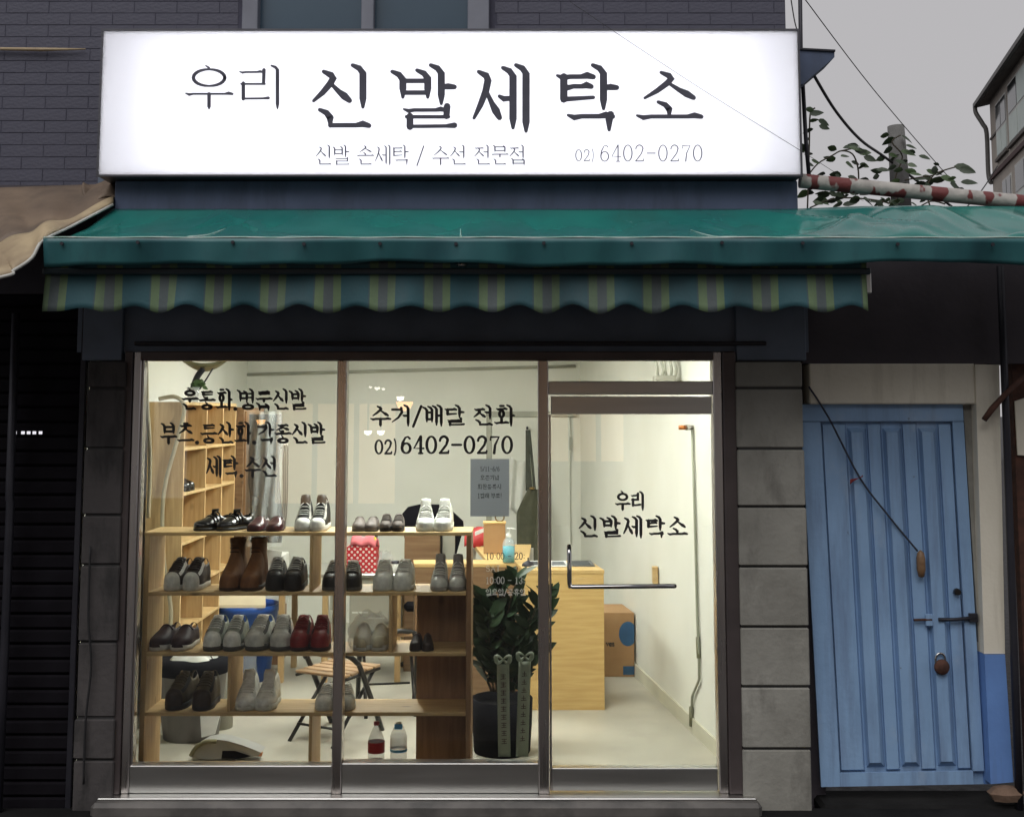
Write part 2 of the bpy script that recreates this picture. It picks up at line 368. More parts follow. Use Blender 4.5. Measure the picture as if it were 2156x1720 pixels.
def polka():
    m = pm('polka', (.55, .012, .02), (.5, .01, .02), 5, .5)
    t = m.node_tree; b = t.nodes['Principled BSDF']; src = b.inputs['Base Color'].links[0].from_socket
    tc = t.nodes.new('ShaderNodeTexCoord'); mp = t.nodes.new('ShaderNodeMapping'); mp.inputs['Rotation'].default_value = (0, R(45), 0); mp.inputs['Scale'].default_value = (32, 0, 32)
    t.links.new(tc.outputs['Object'], mp.inputs[0])
    fr = t.nodes.new('ShaderNodeVectorMath'); fr.operation = 'FRACTION'; t.links.new(mp.outputs[0], fr.inputs[0])
    ds = t.nodes.new('ShaderNodeVectorMath'); ds.operation = 'DISTANCE'; ds.inputs[1].default_value = (.5, 0, .5); t.links.new(fr.outputs[0], ds.inputs[0])
    lt = t.nodes.new('ShaderNodeMath'); lt.operation = 'LESS_THAN'; lt.inputs[1].default_value = .29; t.links.new(ds.outputs['Value'], lt.inputs[0])
    mx = t.nodes.new('ShaderNodeMixRGB'); t.links.new(lt.outputs[0], mx.inputs[0]); t.links.new(src, mx.inputs[1]); mx.inputs[2].default_value = (.8, .78, .74, 1)
    t.links.new(mx.outputs[0], b.inputs['Base Color'])
polka()
def acrylic():
    m = bpy.data.materials.new('sign_acrylic'); m.use_nodes = True; t = m.node_tree; t.nodes.clear()
    o = t.nodes.new('ShaderNodeOutputMaterial'); a = t.nodes.new('ShaderNodeAddShader')
    tl = t.nodes.new('ShaderNodeBsdfTranslucent'); tl.inputs[0].default_value = (.62, .62, .64, 1)
    df = t.nodes.new('ShaderNodeBsdfDiffuse'); df.inputs[0].default_value = (.3, .3, .3, 1)
    t.links.new(tl.outputs[0], a.inputs[0]); t.links.new(df.outputs[0], a.inputs[1]); t.links.new(a.outputs[0], o.inputs[0]); MAT['sign_acrylic'] = m
acrylic()
def translucent_paper(name, c, k):
    m = MAT[name]; t = m.node_tree; b = t.nodes['Principled BSDF']; o = t.nodes['Material Output']
    tl = t.nodes.new('ShaderNodeBsdfTranslucent'); tl.inputs[0].default_value = (*c, 1); a = t.nodes.new('ShaderNodeMixShader'); a.inputs[0].default_value = k
    t.links.new(b.outputs[0], a.inputs[1]); t.links.new(tl.outputs[0], a.inputs[2]); t.links.new(a.outputs[0], o.inputs[0])
translucent_paper('paper_grey', (.45, .47, .5), .6); translucent_paper('ribbon', (.4, .45, .36), .4)
pm('sign_film', (.10, .10, .13), (.085, .085, .11), 12, .7, spec=.2)
pm('sign_inside', (.8, .8, .82), None, 3, .8)

# ------------------------------------------------------------------ lettering: brush strokes of changing width
def V_(x, y0, y1, w): return [(x - 1.5 * w, y0, .55 * w), (x - .55 * w, y0 + .4 * w, .85 * w), (x, y0 + 1.1 * w, w), (x, y1 - 1.2 * w, w), (x, y1, .45 * w)]
def H_(x0, x1, y, w, t): 
    L = x1 - x0; e = min(1.9 * w, L * .35)
    return [(x0, y - .15 * w, .4 * w), (x0 + e * .45, y + .18 * w, .8 * w), (x0 + e, y, t), (x1 - e, y, t), (x1 - e * .5, y - .18 * w, .95 * w), (x1, y + .03 * w, .7 * w)]
def B_(x0, x1, y, t): return [(x0, y, t), (x1, y, t)]
def O_(cx, cy, rx, ry, w, t):
    return [(cx + rx * math.cos(a), cy + ry * math.sin(a), t + (w - t) * abs(math.cos(a))) for a in [2 * math.pi * k / 24 for k in range(25)]]
def jamo(j, b, w, t):
    x0, y0, x1, y1 = b; W = x1 - x0; H = y1 - y0; cx = (x0 + x1) / 2
    def siot(y0):
        H = y1 - y0; ax = x0 + .53 * W
        return [[(ax - 1.3 * w, y0, .55 * w), (ax - .2 * w, y0 + .5 * w, .95 * w), (ax + .02 * W, y0 + .12 * H + .4 * w, w), (ax - .07 * W, y0 + .42 * H, .95 * w), (x0 + .25 * W, y0 + .72 * H, .8 * w), (x0, y1, .45 * w)],
                [(ax - .04 * W, y0 + .42 * H, .5 * w), (x0 + .70 * W, y0 + .68 * H, .75 * w), (x0 + .86 * W, y0 + .84 * H, 1.1 * w), (x1, y1 - .01 * H, .75 * w)]]
    if j == 'ㅅ': return siot(y0)
    if j == 'ㅈ': return [H_(x0 + .05 * W, x1 - .05 * W, y0 + t, w, t)] + siot(y0 + t)
    if j == 'ㅊ': return [B_(cx - .12 * W, cx + .16 * W, y0, .8 * w), H_(x0 + .05 * W, x1 - .05 * W, y0 + .24 * H, w, t)] + siot(y0 + .24 * H)
    if j == 'ㅇ': return [O_(cx, y0 + H / 2, W / 2 - w / 2, H / 2 - t / 2, w, t), [(cx - .8 * w, y0 - .7 * w, .4 * w), (cx, y0 - .1 * w, .6 * w)]]
    if j == 'ㅎ': return [B_(cx - .14 * W, cx + .2 * W, y0, .8 * w), H_(x0, x1, y0 + .27 * H, w, t), O_(cx, y0 + .70 * H, .34 * W - w / 2, .29 * H, w, t)]
    if j == 'ㅁ': return [V_(x0 + w / 2, y0 - .3 * w, y1, w), B_(x0 + w / 2, x1 - w / 2, y0 + t, t), V_(x1 - w / 2, y0, y1 + .2 * w, w), B_(x0 + w / 2, x1 - w / 2, y1 - 1.2 * t, t)]
    if j == 'ㅂ': return [V_(x0 + w, y0, y1, w), V_(x1 - w / 2, y0 - .05 * H, y1, w), B_(x0 + w, x1 - w / 2, y0 + .36 * H, t), B_(x0 + w, x1 - w / 2, y0 + .82 * H, t)]
    if j == 'ㅍ': return [H_(x0, x1, y0 + t, w, t), [(x0 + .33 * W, y0 + t, .8 * w), (x0 + .36 * W, y1 - t, .7 * w)], [(x0 + .68 * W, y0 + t, w), (x0 + .64 * W, y1 - t, .7 * w)], H_(x0, x1, y1 - t, w, t)]
    if j == 'ㄱ': return [H_(x0, x1 - w * .3, y0 + t, w, t), [(x1 - w * .6, y0 + .4 * w, w), (x1 - w * .8, y0 + .45 * H, w), (x1 - w * .8 - .18 * W * (H > W * .55), y1, .45 * w)]]
    if j == 'ㄱs': return [[(x0, y0 + t, t), (x1 - w * .5, y0 + t, t)], [(x1 - w * .7, y0 + .3 * w, w), (x1 - .10 * W, y0 + .35 * H, w), (x0 + .55 * W, y0 + .72 * H, .75 * w), (x0, y1, .4 * w)]]
    if j == 'ㅋs': return jamo('ㄱs', b, w, t) + [H_(x0 + .1 * W, x1 - .12 * W, y0 + .42 * H, w * .8, t)]
    if j == 'ㄴ': return [V_(x0 + .9 * w, y0, y1 - .3 * t, w), [(x0 + .9 * w, y1 - .5 * t, 1.0 * t), (x1 - 1.9 * w, y1 - .5 * t, t), (x1 - .9 * w, y1 - .8 * t, .95 * w), (x1, y1 - .4 * t, .7 * w)]]
    if j == 'ㄷ': return [H_(x0, x1, y0 + t, w, t)] + [[(x0 + .9 * w, y0 + t, w), (x0 + .9 * w, y1 - .6 * t, w)], [(x0 + .9 * w, y1 - .6 * t, 1.1 * t), (x1, y1 - .6 * t - .06 * H, .5 * w)]]
    if j == 'ㅌ': return jamo('ㄷ', b, w, t) + [H_(x0 + .9 * w, x1 - .06 * W, y0 + .48 * H, w, t)]
    if j == 'ㄹ': return [H_(x0, x1 - w, y0 + t, w * .8, t), [(x1 - w * .8, y0, w), (x1 - w * .9, y0 + .45 * H, .9 * w)], B_(x0 + .4 * w, x1 - w * .6, y0 + .47 * H, t), [(x0 + .9 * w, y0 + .44 * H, w), (x0 + .9 * w, y1 - .5 * t, w)], [(x0 + .9 * w, y1 - .6 * t, t), (x1 - w, y1 - .7 * t, t), (x1 + .3 * w, y1 - .9 * t, .85 * w)]]
    return []
CH = 'ㄱㄲㄴㄷㄸㄹㅁㅂㅃㅅㅆㅇㅈㅉㅊㅋㅌㅍㅎ'
TL = ['', 'ㄱ', '', '', 'ㄴ', '', '', 'ㄷ', 'ㄹ', '', '', '', '', '', '', '', 'ㅁ', 'ㅂ', '', 'ㅅ', '', 'ㅇ', 'ㅈ', 'ㅊ', 'ㅋ', 'ㅌ', 'ㅍ', 'ㅎ']
def syllable(ch, w, t):
    n = ord(ch) - 0xAC00; L = CH[n // 588]; v = (n % 588) // 28; T = TL[n % 28]; st = []
    fin = bool(T)
    if v in (0, 1, 4, 5, 6, 20):
        cy1 = (.50 if T == 'ㄹ' else .56) if fin else .80; cx1 = {0: .60, 1: .50, 4: .58, 5: .46, 6: .56, 20: .62}[v]
        cj = {'ㄱ': 'ㄱs', 'ㅋ': 'ㅋs'}.get(L, L)
        y0 = .10 if L not in 'ㅊㅎ' else .06
        st += jamo(cj, (.03, y0, cx1, cy1), w, t); vy1 = (.60 if T == 'ㄹ' else .66) if fin else 1.0; m = .34 if fin else .5
        if v == 0: st += [V_(.76, 0, vy1, w), [(.76, m, t), (.87, m - .01, .9 * w), (.97, m, .7 * w)]]
        if v == 1: st += [V_(.66, .04, vy1 - .04, w), V_(.90, 0, vy1, w), B_(.66, .90, m, t)]
        if v == 4: st += [V_(.84, 0, vy1, w), [(.58, m - .02, .5 * w), (.64, m + .01, .8 * w), (.84, m, t)]]
        if v == 5: st += [V_(.69, .04, vy1 - .05, w), V_(.91, 0, vy1, w), [(.46, m - .03, .5 * w), (.53, m + .01, .8 * w), (.69, m, t)]]
        if v == 6: st += [V_(.86, 0, vy1, w), [(.60, m - .12, .6 * w), (.86, m - .12, t)], [(.60, m + .06, .6 * w), (.86, m + .06, t)]]
        if v == 20: st += [V_(.84, 0, vy1, w)]
        if T == 'ㄹ': st += jamo(T, (.16, .64, .94, .99), w * .95, t * .80)
        elif T: st += jamo(T, (.20, .70, .94, .98), w, t)
    elif v in (8, 12, 13, 17, 18):
        if fin:
            st += jamo(L, (.16, .04, .84, .34), w, t); y = .52 if v in (8, 12, 18) else .46
            fb = (.17, .70, .85, .98)
        else:
            st += jamo(L, (.12, .06, .88, .50), w, t); y = .82 if v in (8, 12, 18) else .66
        st += [H_(0, 1, y, w, t)]
        s = .11 if fin else .22
        if v == 8: st += [V_(.5, y - s - .03, y, w)]
        if v == 12: st += [V_(.36, y - s, y, w), V_(.64, y - s, y, w)]
        if v == 13: st += [[(.5, y, w), (.5, y + (.13 if fin else .30), w), (.5, y + (.16 if fin else .35), .4 * w)]]
        if v == 17: st += [[(.36, y, w), (.36, y + (.15 if fin else .32), .5 * w)], [(.64, y, w), (.64, y + (.15 if fin else .32), .5 * w)]]
        if T: st += jamo(T, fb, w, t)
    else:
        k = .66 if fin else 1.0
        st += jamo(L, (.10, .04, .62, .58 * k), w, t)
        y = .84 * k if v != 14 else .74 * k
        st += [H_(.0, .70, y, w, t)]
        if v in (9, 11): st += [[(.36, y - .2 * k, w), (.36, y, w)]]
        if v == 14: st += [[(.34, y, w), (.34, y + .26 * k, .5 * w)], [(.56, y + .10 * k, t), (.84, y + .10 * k, t)]]
        st += [V_(.84, 0, k, w)]
        if v == 9: st += [[(.84, .5 * k, t), (.94, .49 * k, .9 * w), (1.0, .5 * k, .7 * w)]]
        if T: st += jamo(T, (.20, .74, .94, .98), w, t)
    return st
def arc(cx, cy, rx, ry, a0, a1, w0, w1, n=14):
    return [(cx + rx * math.cos(R(a0 + (a1 - a0) * k / n)), cy + ry * math.sin(R(a0 + (a1 - a0) * k / n)), w0 + (w1 - w0) * k / n) for k in range(n + 1)]
def digit(c, w, t):
    m = (w + t) / 2
    if c in '0O': return [O_(.5, .5, .42, .47, w, t)]
    if c == '1': return [[(.28, .18, t), (.5, .04, m), (.5, .97, w)], B_(.28, .74, .98, t)]
    if c == '2': return [arc(.5, .27, .36, .24, 180, 350, m, w) + [(.72, .5, m), (.4, .76, m), (.12, .96, t)], [(.12, .96, m), (.6, .96, m), (.9, .95, w), (.93, .84, t)]]
    if c == '3': return [arc(.48, .27, .33, .23, 190, 440, m, t), arc(.48, .73, .37, .24, 275, 530, t, m)]
    if c == '4': return [[(.66, .03, m), (.06, .70, t), (.95, .70, t)], [(.68, .03, w), (.68, .97, w)], B_(.5, .86, .98, t)]
    if c == '5': return [[(.85, .05, m), (.25, .05, m), (.2, .48, t)], arc(.5, .68, .38, .28, 220, 510, t, m)]
    if c == '6': return [[(.82, .14, m), (.66, .04, t), (.42, .09, t), (.18, .38, w), (.1, .68, w)], O_(.5, .69, .38, .28, w, t)]
    if c == '7': return [[(.12, .22, t), (.14, .06, m), (.9, .05, m), (.56, .5, m), (.46, .97, w)]]
    if c == '-': return [B_(.1, .9, .5, m)]
    if c == ')': return [arc(.0, .5, .6, .62, -62, 62, t, t)]
    if c == '/': return [[(.9, .05, m), (.05, 1.02, m)]]
    if c == '.': return [[(.5, .93, 1.5 * w), (.51, .93, 1.5 * w)]]
    if c == ':': return [[(.5, .35, 1.1 * w), (.51, .35, 1.1 * w)], [(.5, .8, 1.1 * w), (.51, .8, 1.1 * w)]]
    if c == '!': return [[(.5, .05, w), (.5, .65, t)], [(.5, .92, w), (.51, .92, w)]]
    if c == 'S': return [arc(.5, .27, .34, .23, -20, -270, m, m) + arc(.5, .73, .36, .24, -90, 160, m, m)]
    if c == 'A': return [[(.05, .98, m), (.5, .03, m), (.95, .98, w)], B_(.22, .78, .64, t)]
    if c == 'T': return [B_(.05, .95, .06, m), [(.5, .06, w), (.5, .98, w)]]
    if c == 'v': return [[(.1, .4, w), (.5, .97, m), (.9, .4, m)]]
    if c == 'a': return [O_(.45, .7, .32, .27, w, t), [(.82, .42, w), (.82, .98, w)]]
    if c == 's': return [arc(.5, .55, .32, .15, -20, -270, m, m, 8) + arc(.5, .83, .34, .15, -90, 160, m, m, 8)]
    return []
ADV = {' ': .38, '.': .36, '/': .52, '-': .62, ')': .34, ':': .34, '!': .4}
def ribbon_mesh(mb, pts, to3, lift):
    pts = [p for i, p in enumerate(pts) if i == 0 or abs(p[0] - pts[i - 1][0]) + abs(p[1] - pts[i - 1][1]) > 1e-6]
    n = len(pts)
    if n < 2: return
    L = []; Rr = []; dirs = []
    for i in range(n):
        a = pts[max(i - 1, 0)]; b = pts[min(i + 1, n - 1)]; dx, dy = b[0] - a[0], b[1] - a[1]; l = math.hypot(dx, dy) or 1
        dirs.append((dx / l, dy / l)); h = pts[i][2] / 2
        L.append((pts[i][0] - dy / l * h, pts[i][1] + dx / l * h)); Rr.append((pts[i][0] + dy / l * h, pts[i][1] - dx / l * h))
    c0 = []; c1 = []
    for k in range(1, 4):
        a = math.pi * k / 4
        d = dirs[0]; h = pts[0][2] / 2; c0.append((pts[0][0] + h * (-d[1] * math.cos(a) - d[0] * math.sin(a)), pts[0][1] + h * (d[0] * math.cos(a) - d[1] * math.sin(a))))
        d = dirs[-1]; h = pts[-1][2] / 2; c1.append((pts[-1][0] + h * (d[1] * math.cos(a) + d[0] * math.sin(a)), pts[-1][1] + h * (-d[0] * math.cos(a) + d[1] * math.sin(a))))
    vs = [to3(*p, lift) for p in L] + [to3(*p, lift) for p in Rr]
    fs = [(i, i + 1, n + i + 1, n + i) for i in range(n - 1)]
    mb.add(vs, fs)
    mb.add([to3(*p, lift) for p in [L[0]] + c0 + [Rr[0]]], [(0, 1, 2, 3, 4)])
    mb.add([to3(*p, lift) for p in [Rr[-1]] + c1 + [L[-1]]], [(0, 1, 2, 3, 4)])
def letters(s, box, Y, mat, parent, w=.085, t=.05, **kw):
    made = []
    write(made, s, box, Y, w, t, **kw)
    for m in made: m.build('letter', mat, parent, recalc=False)
def write(mb, s, box, Y, w=.085, t=.05, to3=None, track=0., squeeze=.94, dig=.60):
    """letters of the string s filling the picture box x0,y0,x1,y1 on the plane at depth Y"""
    x0, y0, x1, y1 = box
    adv = []
    for c in s: adv.append((1.0 if ord(c) >= 0xAC00 else ADV.get(c, dig)) + track)
    k = (x1 - x0) / (sum(adv) - track); h = y1 - y0; x = x0; n = 0
    def flat(px, py, lift): return P(px, py, Y) + Vector((0, -lift, 0))
    to = to3 or flat
    for c, a in zip(s, adv):
        cw = (a - track) * k
        st = syllable(c, w, t) if ord(c) >= 0xAC00 else digit(c, w * 1.0, t)
        g = squeeze if ord(c) >= 0xAC00 else .86
        tgt = mb
        if isinstance(mb, list):
            tgt = MB()
            if st: mb.append(tgt)
        for q in st:
            gx = x + cw * (1 - g) / 2
            if ord(c) >= 0xAC00: pts = [(gx + p[0] * cw * g, y0 + p[1] * h, p[2] * h) for p in q]
            else: pts = [(gx + p[0] * cw * g, y0 + p[1] * h, p[2] * h) for p in q]
            ribbon_mesh(tgt, pts, to, .0002 * (n % 7)); n += 1
        x += a * k
    return mb

# ------------------------------------------------------------------ the setting: ground, street
ZG = -.13
g = MB().add([(-400, -400, ZG), (400, -400, ZG), (400, 700, ZG), (-400, 700, ZG)], [(0, 1, 2, 3)]).build('road', 'asphalt'); struct(g)
pv = MB().box((-7, -1.25, ZG - .2), (8, -.02, ZG + .055), .02).build('pavement', 'kerb'); struct(pv)

# ------------------------------------------------------------------ the shop building
XR = P(1655, 40, 0).x                         # right corner of the upper floor
XL = -7.0
ZF = P(900, 442, -.26).z                         # where the green tarpaulin meets the wall
ZT = 7.0
shop = thing('shop_building', 'dark tiled building that holds the lit shop on its ground floor', 'building', (0, 1, ZG))
WIN = (P(512, 30, 0).x, P(1030, 30, 0).x, 3.98, 5.4)
w0, w1, wz0, wz1 = WIN
Zs = P(900, 371, -.35).z
up = MB()
up.box((XL, .014, 3.0), (w0, .22, ZT)); up.box((w1, .014, 3.0), (XR, .22, ZT))
up.box((w0, .015, 3.0), (w1, .22, wz0)); up.box((w0, .015, wz1), (w1, .22, ZT))
upw = up.build('upper_wall', 'mortar', shop)
# tiles laid on the upper wall, row by row where they can be seen round the sign
bl, bh, gap = .245, .066, .004
bm0 = bpy.data.meshes.new('tile')
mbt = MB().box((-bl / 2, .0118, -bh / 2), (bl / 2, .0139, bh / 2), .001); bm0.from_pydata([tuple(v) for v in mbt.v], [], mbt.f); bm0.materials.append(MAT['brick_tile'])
def tile(x, z, wdt, parent):
    o = bpy.data.objects.new('wall_tile', bm0); col.objects.link(o); o.parent = parent; KEEP.append(o)
    o.location = Vector((x, random.uniform(-.0008, .0005), z)) - ORG[parent.as_pointer()]; o.scale = (wdt / bl, 1, 1)
    o.rotation_euler = (random.uniform(-.004, .004), 0, random.uniform(-.001, .001))
SGX0, SGX1 = P(211, 200, -.35).x, P(1684, 200, -.35).x
zr = 3.22; row = 0
while zr < 4.62:
    x = -3.15 + (row % 2) * bl / 2
    while x < XR - .02:
        a, b = x, min(x + bl, XR)
        hid = (a > SGX0 + .12 and b < SGX1 - .2 and zr < 4.02)
        inwin = b > w0 - .03 and a < w1 + .03 and zr > wz0 - .04
        if inwin:
            if a < w0 - .03 - .04: b = w0 - .03
            elif b > w1 + .03 + .04: a = w1 + .03
            else: b = a
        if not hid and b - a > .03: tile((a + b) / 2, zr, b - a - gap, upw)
        x += bl + .0
    zr += bh + gap; row += 1
# upper window
win = MB()
for xa, xb in ((512, 545), (762, 788), (985, 1030)):
    win.box((P(xa, 30, 0).x, -.03, wz0), (P(xb, 30, 0).x, .10, wz1), .004)
win.box((w0, -.028, wz0 - .05), (w1, .10, wz0 + .03), .004); win.box((w0, -.028, wz1 - .05), (w1, .10, wz1), .004)
wf = win.build('window_frame', 'window_frame', shop)
for xa, xb in ((545, 762), (788, 985)):
    B('window_pane', (P(xa, 30, 0).x, .04, wz0 + .03), (P(xb, 30, 0).x, .05, wz1 - .05), 'window_film', wf)
# a pale stain-like ledge on the wall at the left
lg = MB().tube([P(-40, 103, -.012), P(90, 105, -.014), P(180, 104, -.012)], [.008, .011, .004], 6).build('cable_trunk', 'tan_band', shop)
# ground floor: fascia under the sign, lintel above the glass
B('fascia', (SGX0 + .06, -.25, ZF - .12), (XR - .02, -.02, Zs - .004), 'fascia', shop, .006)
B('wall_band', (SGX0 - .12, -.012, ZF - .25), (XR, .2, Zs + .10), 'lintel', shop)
ZHD = P(900, 742, 0).z                         # top of the shopfront header
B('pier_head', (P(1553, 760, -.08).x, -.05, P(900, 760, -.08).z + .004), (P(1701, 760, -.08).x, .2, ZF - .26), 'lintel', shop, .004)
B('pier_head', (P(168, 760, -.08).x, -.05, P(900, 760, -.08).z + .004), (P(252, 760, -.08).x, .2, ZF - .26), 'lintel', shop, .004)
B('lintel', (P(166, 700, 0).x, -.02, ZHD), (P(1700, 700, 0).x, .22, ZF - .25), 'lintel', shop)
B('ledge', (P(285, 722, -.05).x, -.075, P(900, 728, -.05).z), (P(1612, 722, -.05).x, -.0205, P(900, 719, -.05).z), 'dark_metal', shop, .004)
# inside: floor, walls, ceiling
XW0 = -2.62
rw = [PZ(1560, 1650, 0), PZ(1525, 1606, 0), PZ(1433, 1510, 0), PZ(1343, 1427, 0)]
YB = 5.0
dxy = (rw[3].x - rw[1].x) / (rw[3].y - rw[1].y)
def right_wall_x(Y): return rw[1].x + (Y - rw[1].y) * dxy
ZCEIL = 2.78
xr0, xrb = right_wall_x(.10), right_wall_x(YB)
fl = MB().add([(XW0, .06, 0), (xr0 + .1, .06, 0), (xrb + .1, YB, 0), (XW0, YB, 0)], [(0, 1, 2, 3)]).build('shop_floor', 'floor', shop)
MB().add([(XW0, .06, ZCEIL), (xr0 + .1, .06, ZCEIL), (xrb + .1, YB, ZCEIL), (XW0, YB, ZCEIL)], [(0, 1, 2, 3)]).build('ceiling', 'ceiling_white', shop)
MB().box((XW0 - .15, .06, -.05), (XW0, YB + .15, ZCEIL + .1)).build('left_wall', 'wall_white', shop)
MB().box((XW0, YB, -.05), (xrb + .6, YB + .15, ZCEIL + .1)).build('back_wall', 'wall_white', shop)
MB().prism([(xr0, .10, -.05), (xrb, YB, -.05), (xrb + .15, YB, -.05), (xr0 + .15, .10, -.05)], (0, 0, ZCEIL + .1)).build('right_wall', 'wall_white', shop)
MB().prism([(xr0 - .014, .12, 0), (xrb - .014, YB - .01, 0), (xrb - .001, YB - .01, 0), (xr0 - .001, .12, 0)], (0, 0, .095)).build('skirting', 'skirting', shop)
MB().box((XW0, .06, ZCEIL + .01), (xr0 + .2, YB + .1, ZCEIL + .1)).build('roof_slab', 'mortar', shop)
MB().box((XW0 - .1, .16, P(900, 757, .1).z), (xr0 + .1, .30, ZCEIL)).build('bulkhead', 'ceiling_white', shop)
# pale ducts and a white door on the back wall
def duct(name, a, b, r, m='conduit', Y=YB - .012):
    return MB().tube([P(*a, Y), P(*b, Y)], r, 6).build(name, m, shop)
duct('cable_duct', (435, 791), (1212, 771), .018); duct('cable_duct', (1241, 774), (1344, 759), .014)
dr = thing('back_room_door', 'plain white door in the back wall behind the counter', 'door', P(1120, 1300, YB - .02))
xa, xb, zt_ = P(1036, 900, YB).x, P(1200, 900, YB).x, P(1100, 878, YB).z
B('door_leaf', (xa, YB - .03, .01), (xb, YB - .001, zt_), 'wall_white', dr, .004)
B('door_head', (xa - .06, YB - .05, zt_ + .002), (xb + .06, YB - .001, zt_ + .055), 'conduit', dr, .004)
B('door_jamb', (xa - .055, YB - .045, 0), (xa - .003, YB - .001, zt_), 'conduit', dr, .004)
B('hinge', P(1199, 920, YB - .04), P(1204, 948, YB - .03), 'conduit', dr)
B('handle', P(1149, 1010, YB - .07), P(1153, 1065, YB - .031), 'steel', dr)

# ------------------------------------------------------------------ stone piers
def pier(label, xs, joints, y1, Yf, mat):
    p = thing('stone_pier', label, 'pier', (xs[0], 0, ZG))
    ys = joints + [y1]; z = [P(1000, q, Yf).z for q in ys]; z[-1] = ZG
    B('mortar_core', (xs[0] + .012, Yf + .015, ZG), (xs[1] - .012, .20, z[0]), 'joint', p)
    for i in range(len(z) - 1):
        B('stone_block', (xs[0] + random.uniform(0, .006), Yf + random.uniform(-.004, .006), z[i + 1] + .007), (xs[1] - random.uniform(0, .006), .18, z[i] - .006), mat, p, .006)
    return p
pier('grey stone block pier between the glass door and the blue door', (P(1556, 1200, -.08).x, P(1701, 1200, -.08).x), [760, 817, 945, 1067, 1193, 1320, 1446, 1577], 1683, -.08, 'stone')
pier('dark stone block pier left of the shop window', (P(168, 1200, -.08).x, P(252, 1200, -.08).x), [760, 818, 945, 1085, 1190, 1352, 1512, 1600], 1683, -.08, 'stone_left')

# ------------------------------------------------------------------ the shopfront: frame, panes, door, lettering
sf = thing('shopfront', 'steel framed glass shopfront with black Korean lettering', 'shopfront', (0, 0, 0))
def X_(x): return P(x, 1200, 0).x
def Z_(y): return P(1000, y, 0).z
zb, ztp = 0.0, Z_(741)
B('jamb', (X_(256), -.06, zb), (X_(273), .06, ztp), 'bronze_frame', sf, .004)
B('jamb', (X_(273.3), -.045, zb), (X_(290), .05, ztp), 'steel', sf, .005)
B('glazing_bead', (X_(290.2), -.03, zb + .14), (X_(294.5), .03, ztp - .05), 'steel', sf, .002)
B('jamb', (X_(1505), -.045, zb), (X_(1524), .05, ztp), 'steel', sf, .005)
B('jamb', (X_(1524.3), -.06, zb), (X_(1553), .06, ztp), 'bronze_frame', sf, .006)
B('header', (X_(290.2), -.05, Z_(760)), (X_(1504.8), .05, ztp), 'bronze_frame', sf, .004)
B('mullion', (X_(707), -.05, zb), (X_(727), .05, Z_(760)), 'steel', sf, .004)
B('mullion', (X_(1133), -.05, zb), (X_(1155), .05, Z_(760)), 'steel', sf, .004)
B('bottom_rail', (X_(290.2), -.04, .001), (X_(706.8), .045, Z_(1607)), 'steel_flat', sf, .004)
B('bottom_rail', (X_(727.2), -.04, .001), (X_(1132.8), .045, Z_(1602)), 'steel_flat', sf, .004)
B('transom', (X_(1155.2), -.04, Z_(831)), (X_(1504.8), .045, Z_(803)), 'steel_flat', sf, .004)
B('window_pane', (X_(288), -.004, Z_(1611)), (X_(709), .004, Z_(757)), 'glass', sf)
B('window_pane', (X_(725), -.004, Z_(1606)), (X_(1135), .004, Z_(757)), 'glass', sf)
B('window_pane', (X_(1153), -.004, Z_(806)), (X_(1507), .004, Z_(757)), 'glass', sf)
B('sill', (X_(228), -.17, ZG), (X_(1582), .07, -.012), 'sill', sf, .02)
B('sill_strip', (X_(236), -.115, -.0118), (X_(1574), .065, -.001), 'steel_flat', sf, .004)
door = B('door_stile', (X_(1156.5), -.03, .012), (X_(1160.5), .03, Z_(872)), 'steel', sf, .002)
B('door_rail', (X_(1160.8), -.032, Z_(872)), (X_(1502), .032, Z_(835)), 'steel_flat', door, .003)
B('door_rail', (X_(1160.8), -.032, .012), (X_(1502), .032, Z_(1613)), 'steel_flat', door, .003)
B('door_pane', (X_(1160), -.005, Z_(1616)), (X_(1502), .005, Z_(869)), 'glass', door)
hp = [P(1198, 1150, -.03), P(1198, 1150, -.10), P(1198.5, 1165, -.115), P(1199, 1225, -.115), P(1200, 1234, -.11), P(1205, 1235, -.115), P(1300, 1234.5, -.115), P(1412, 1233.5, -.115), P(1420, 1233.5, -.10), P(1420, 1233.5, -.03)]
MB().tube(hp, .0125, 10).build('pull_handle', 'chrome', door)
MB().tube([P(1200, 1234, -.03), P(1200, 1234, -.11)], .012, 10).build('handle_post', 'chrome', door)
Yt = -.006
for txt, bx_, w_, t_ in (('운동화.명품신발', (382, 819, 645, 864), .132, .108), ('부츠.등산화.각종신발', (337, 889, 685, 935), .132, .108), ('세탁.수선', (433, 960, 584, 1005), .132, .108),
                         ('수거/배달 전화', (779, 853, 1084, 897), .14, .112), ('02)', (788, 926, 838, 956), .16, .11), ('6402-0270', (842, 918, 1081, 955), .165, .11)):
    letters(txt, bx_, Yt, 'vinyl_black', sf, w_, t_)
letters('우리', (1295, 1035, 1359, 1074), Yt, 'vinyl_black', door, .145, .115); letters('신발세탁소', (1217, 1086, 1448, 1132), Yt, 'vinyl_black', door, .14, .11, track=.08)
letters('10:00 - 20:', (1022, 1163, 1106, 1178), Yt, 'ink_soft', sf, .11, .09)
for txt, bx_ in (('SAT', (1022, 1190, 1054, 1203)), ('10:00 - 13:', (1022, 1214, 1106, 1229)), ('일요일/공휴일', (1022, 1239, 1107, 1254))):
    letters(txt, bx_, Yt, 'vinyl_white', sf, .12, .1)
nt_ = thing('paper_notice', 'grey paper notice taped inside the middle window pane', 'notice', P(1030, 1086, .012))
B('sheet', P(990, 1087, .010), P(1072, 966, .0115), 'paper_grey', nt_)
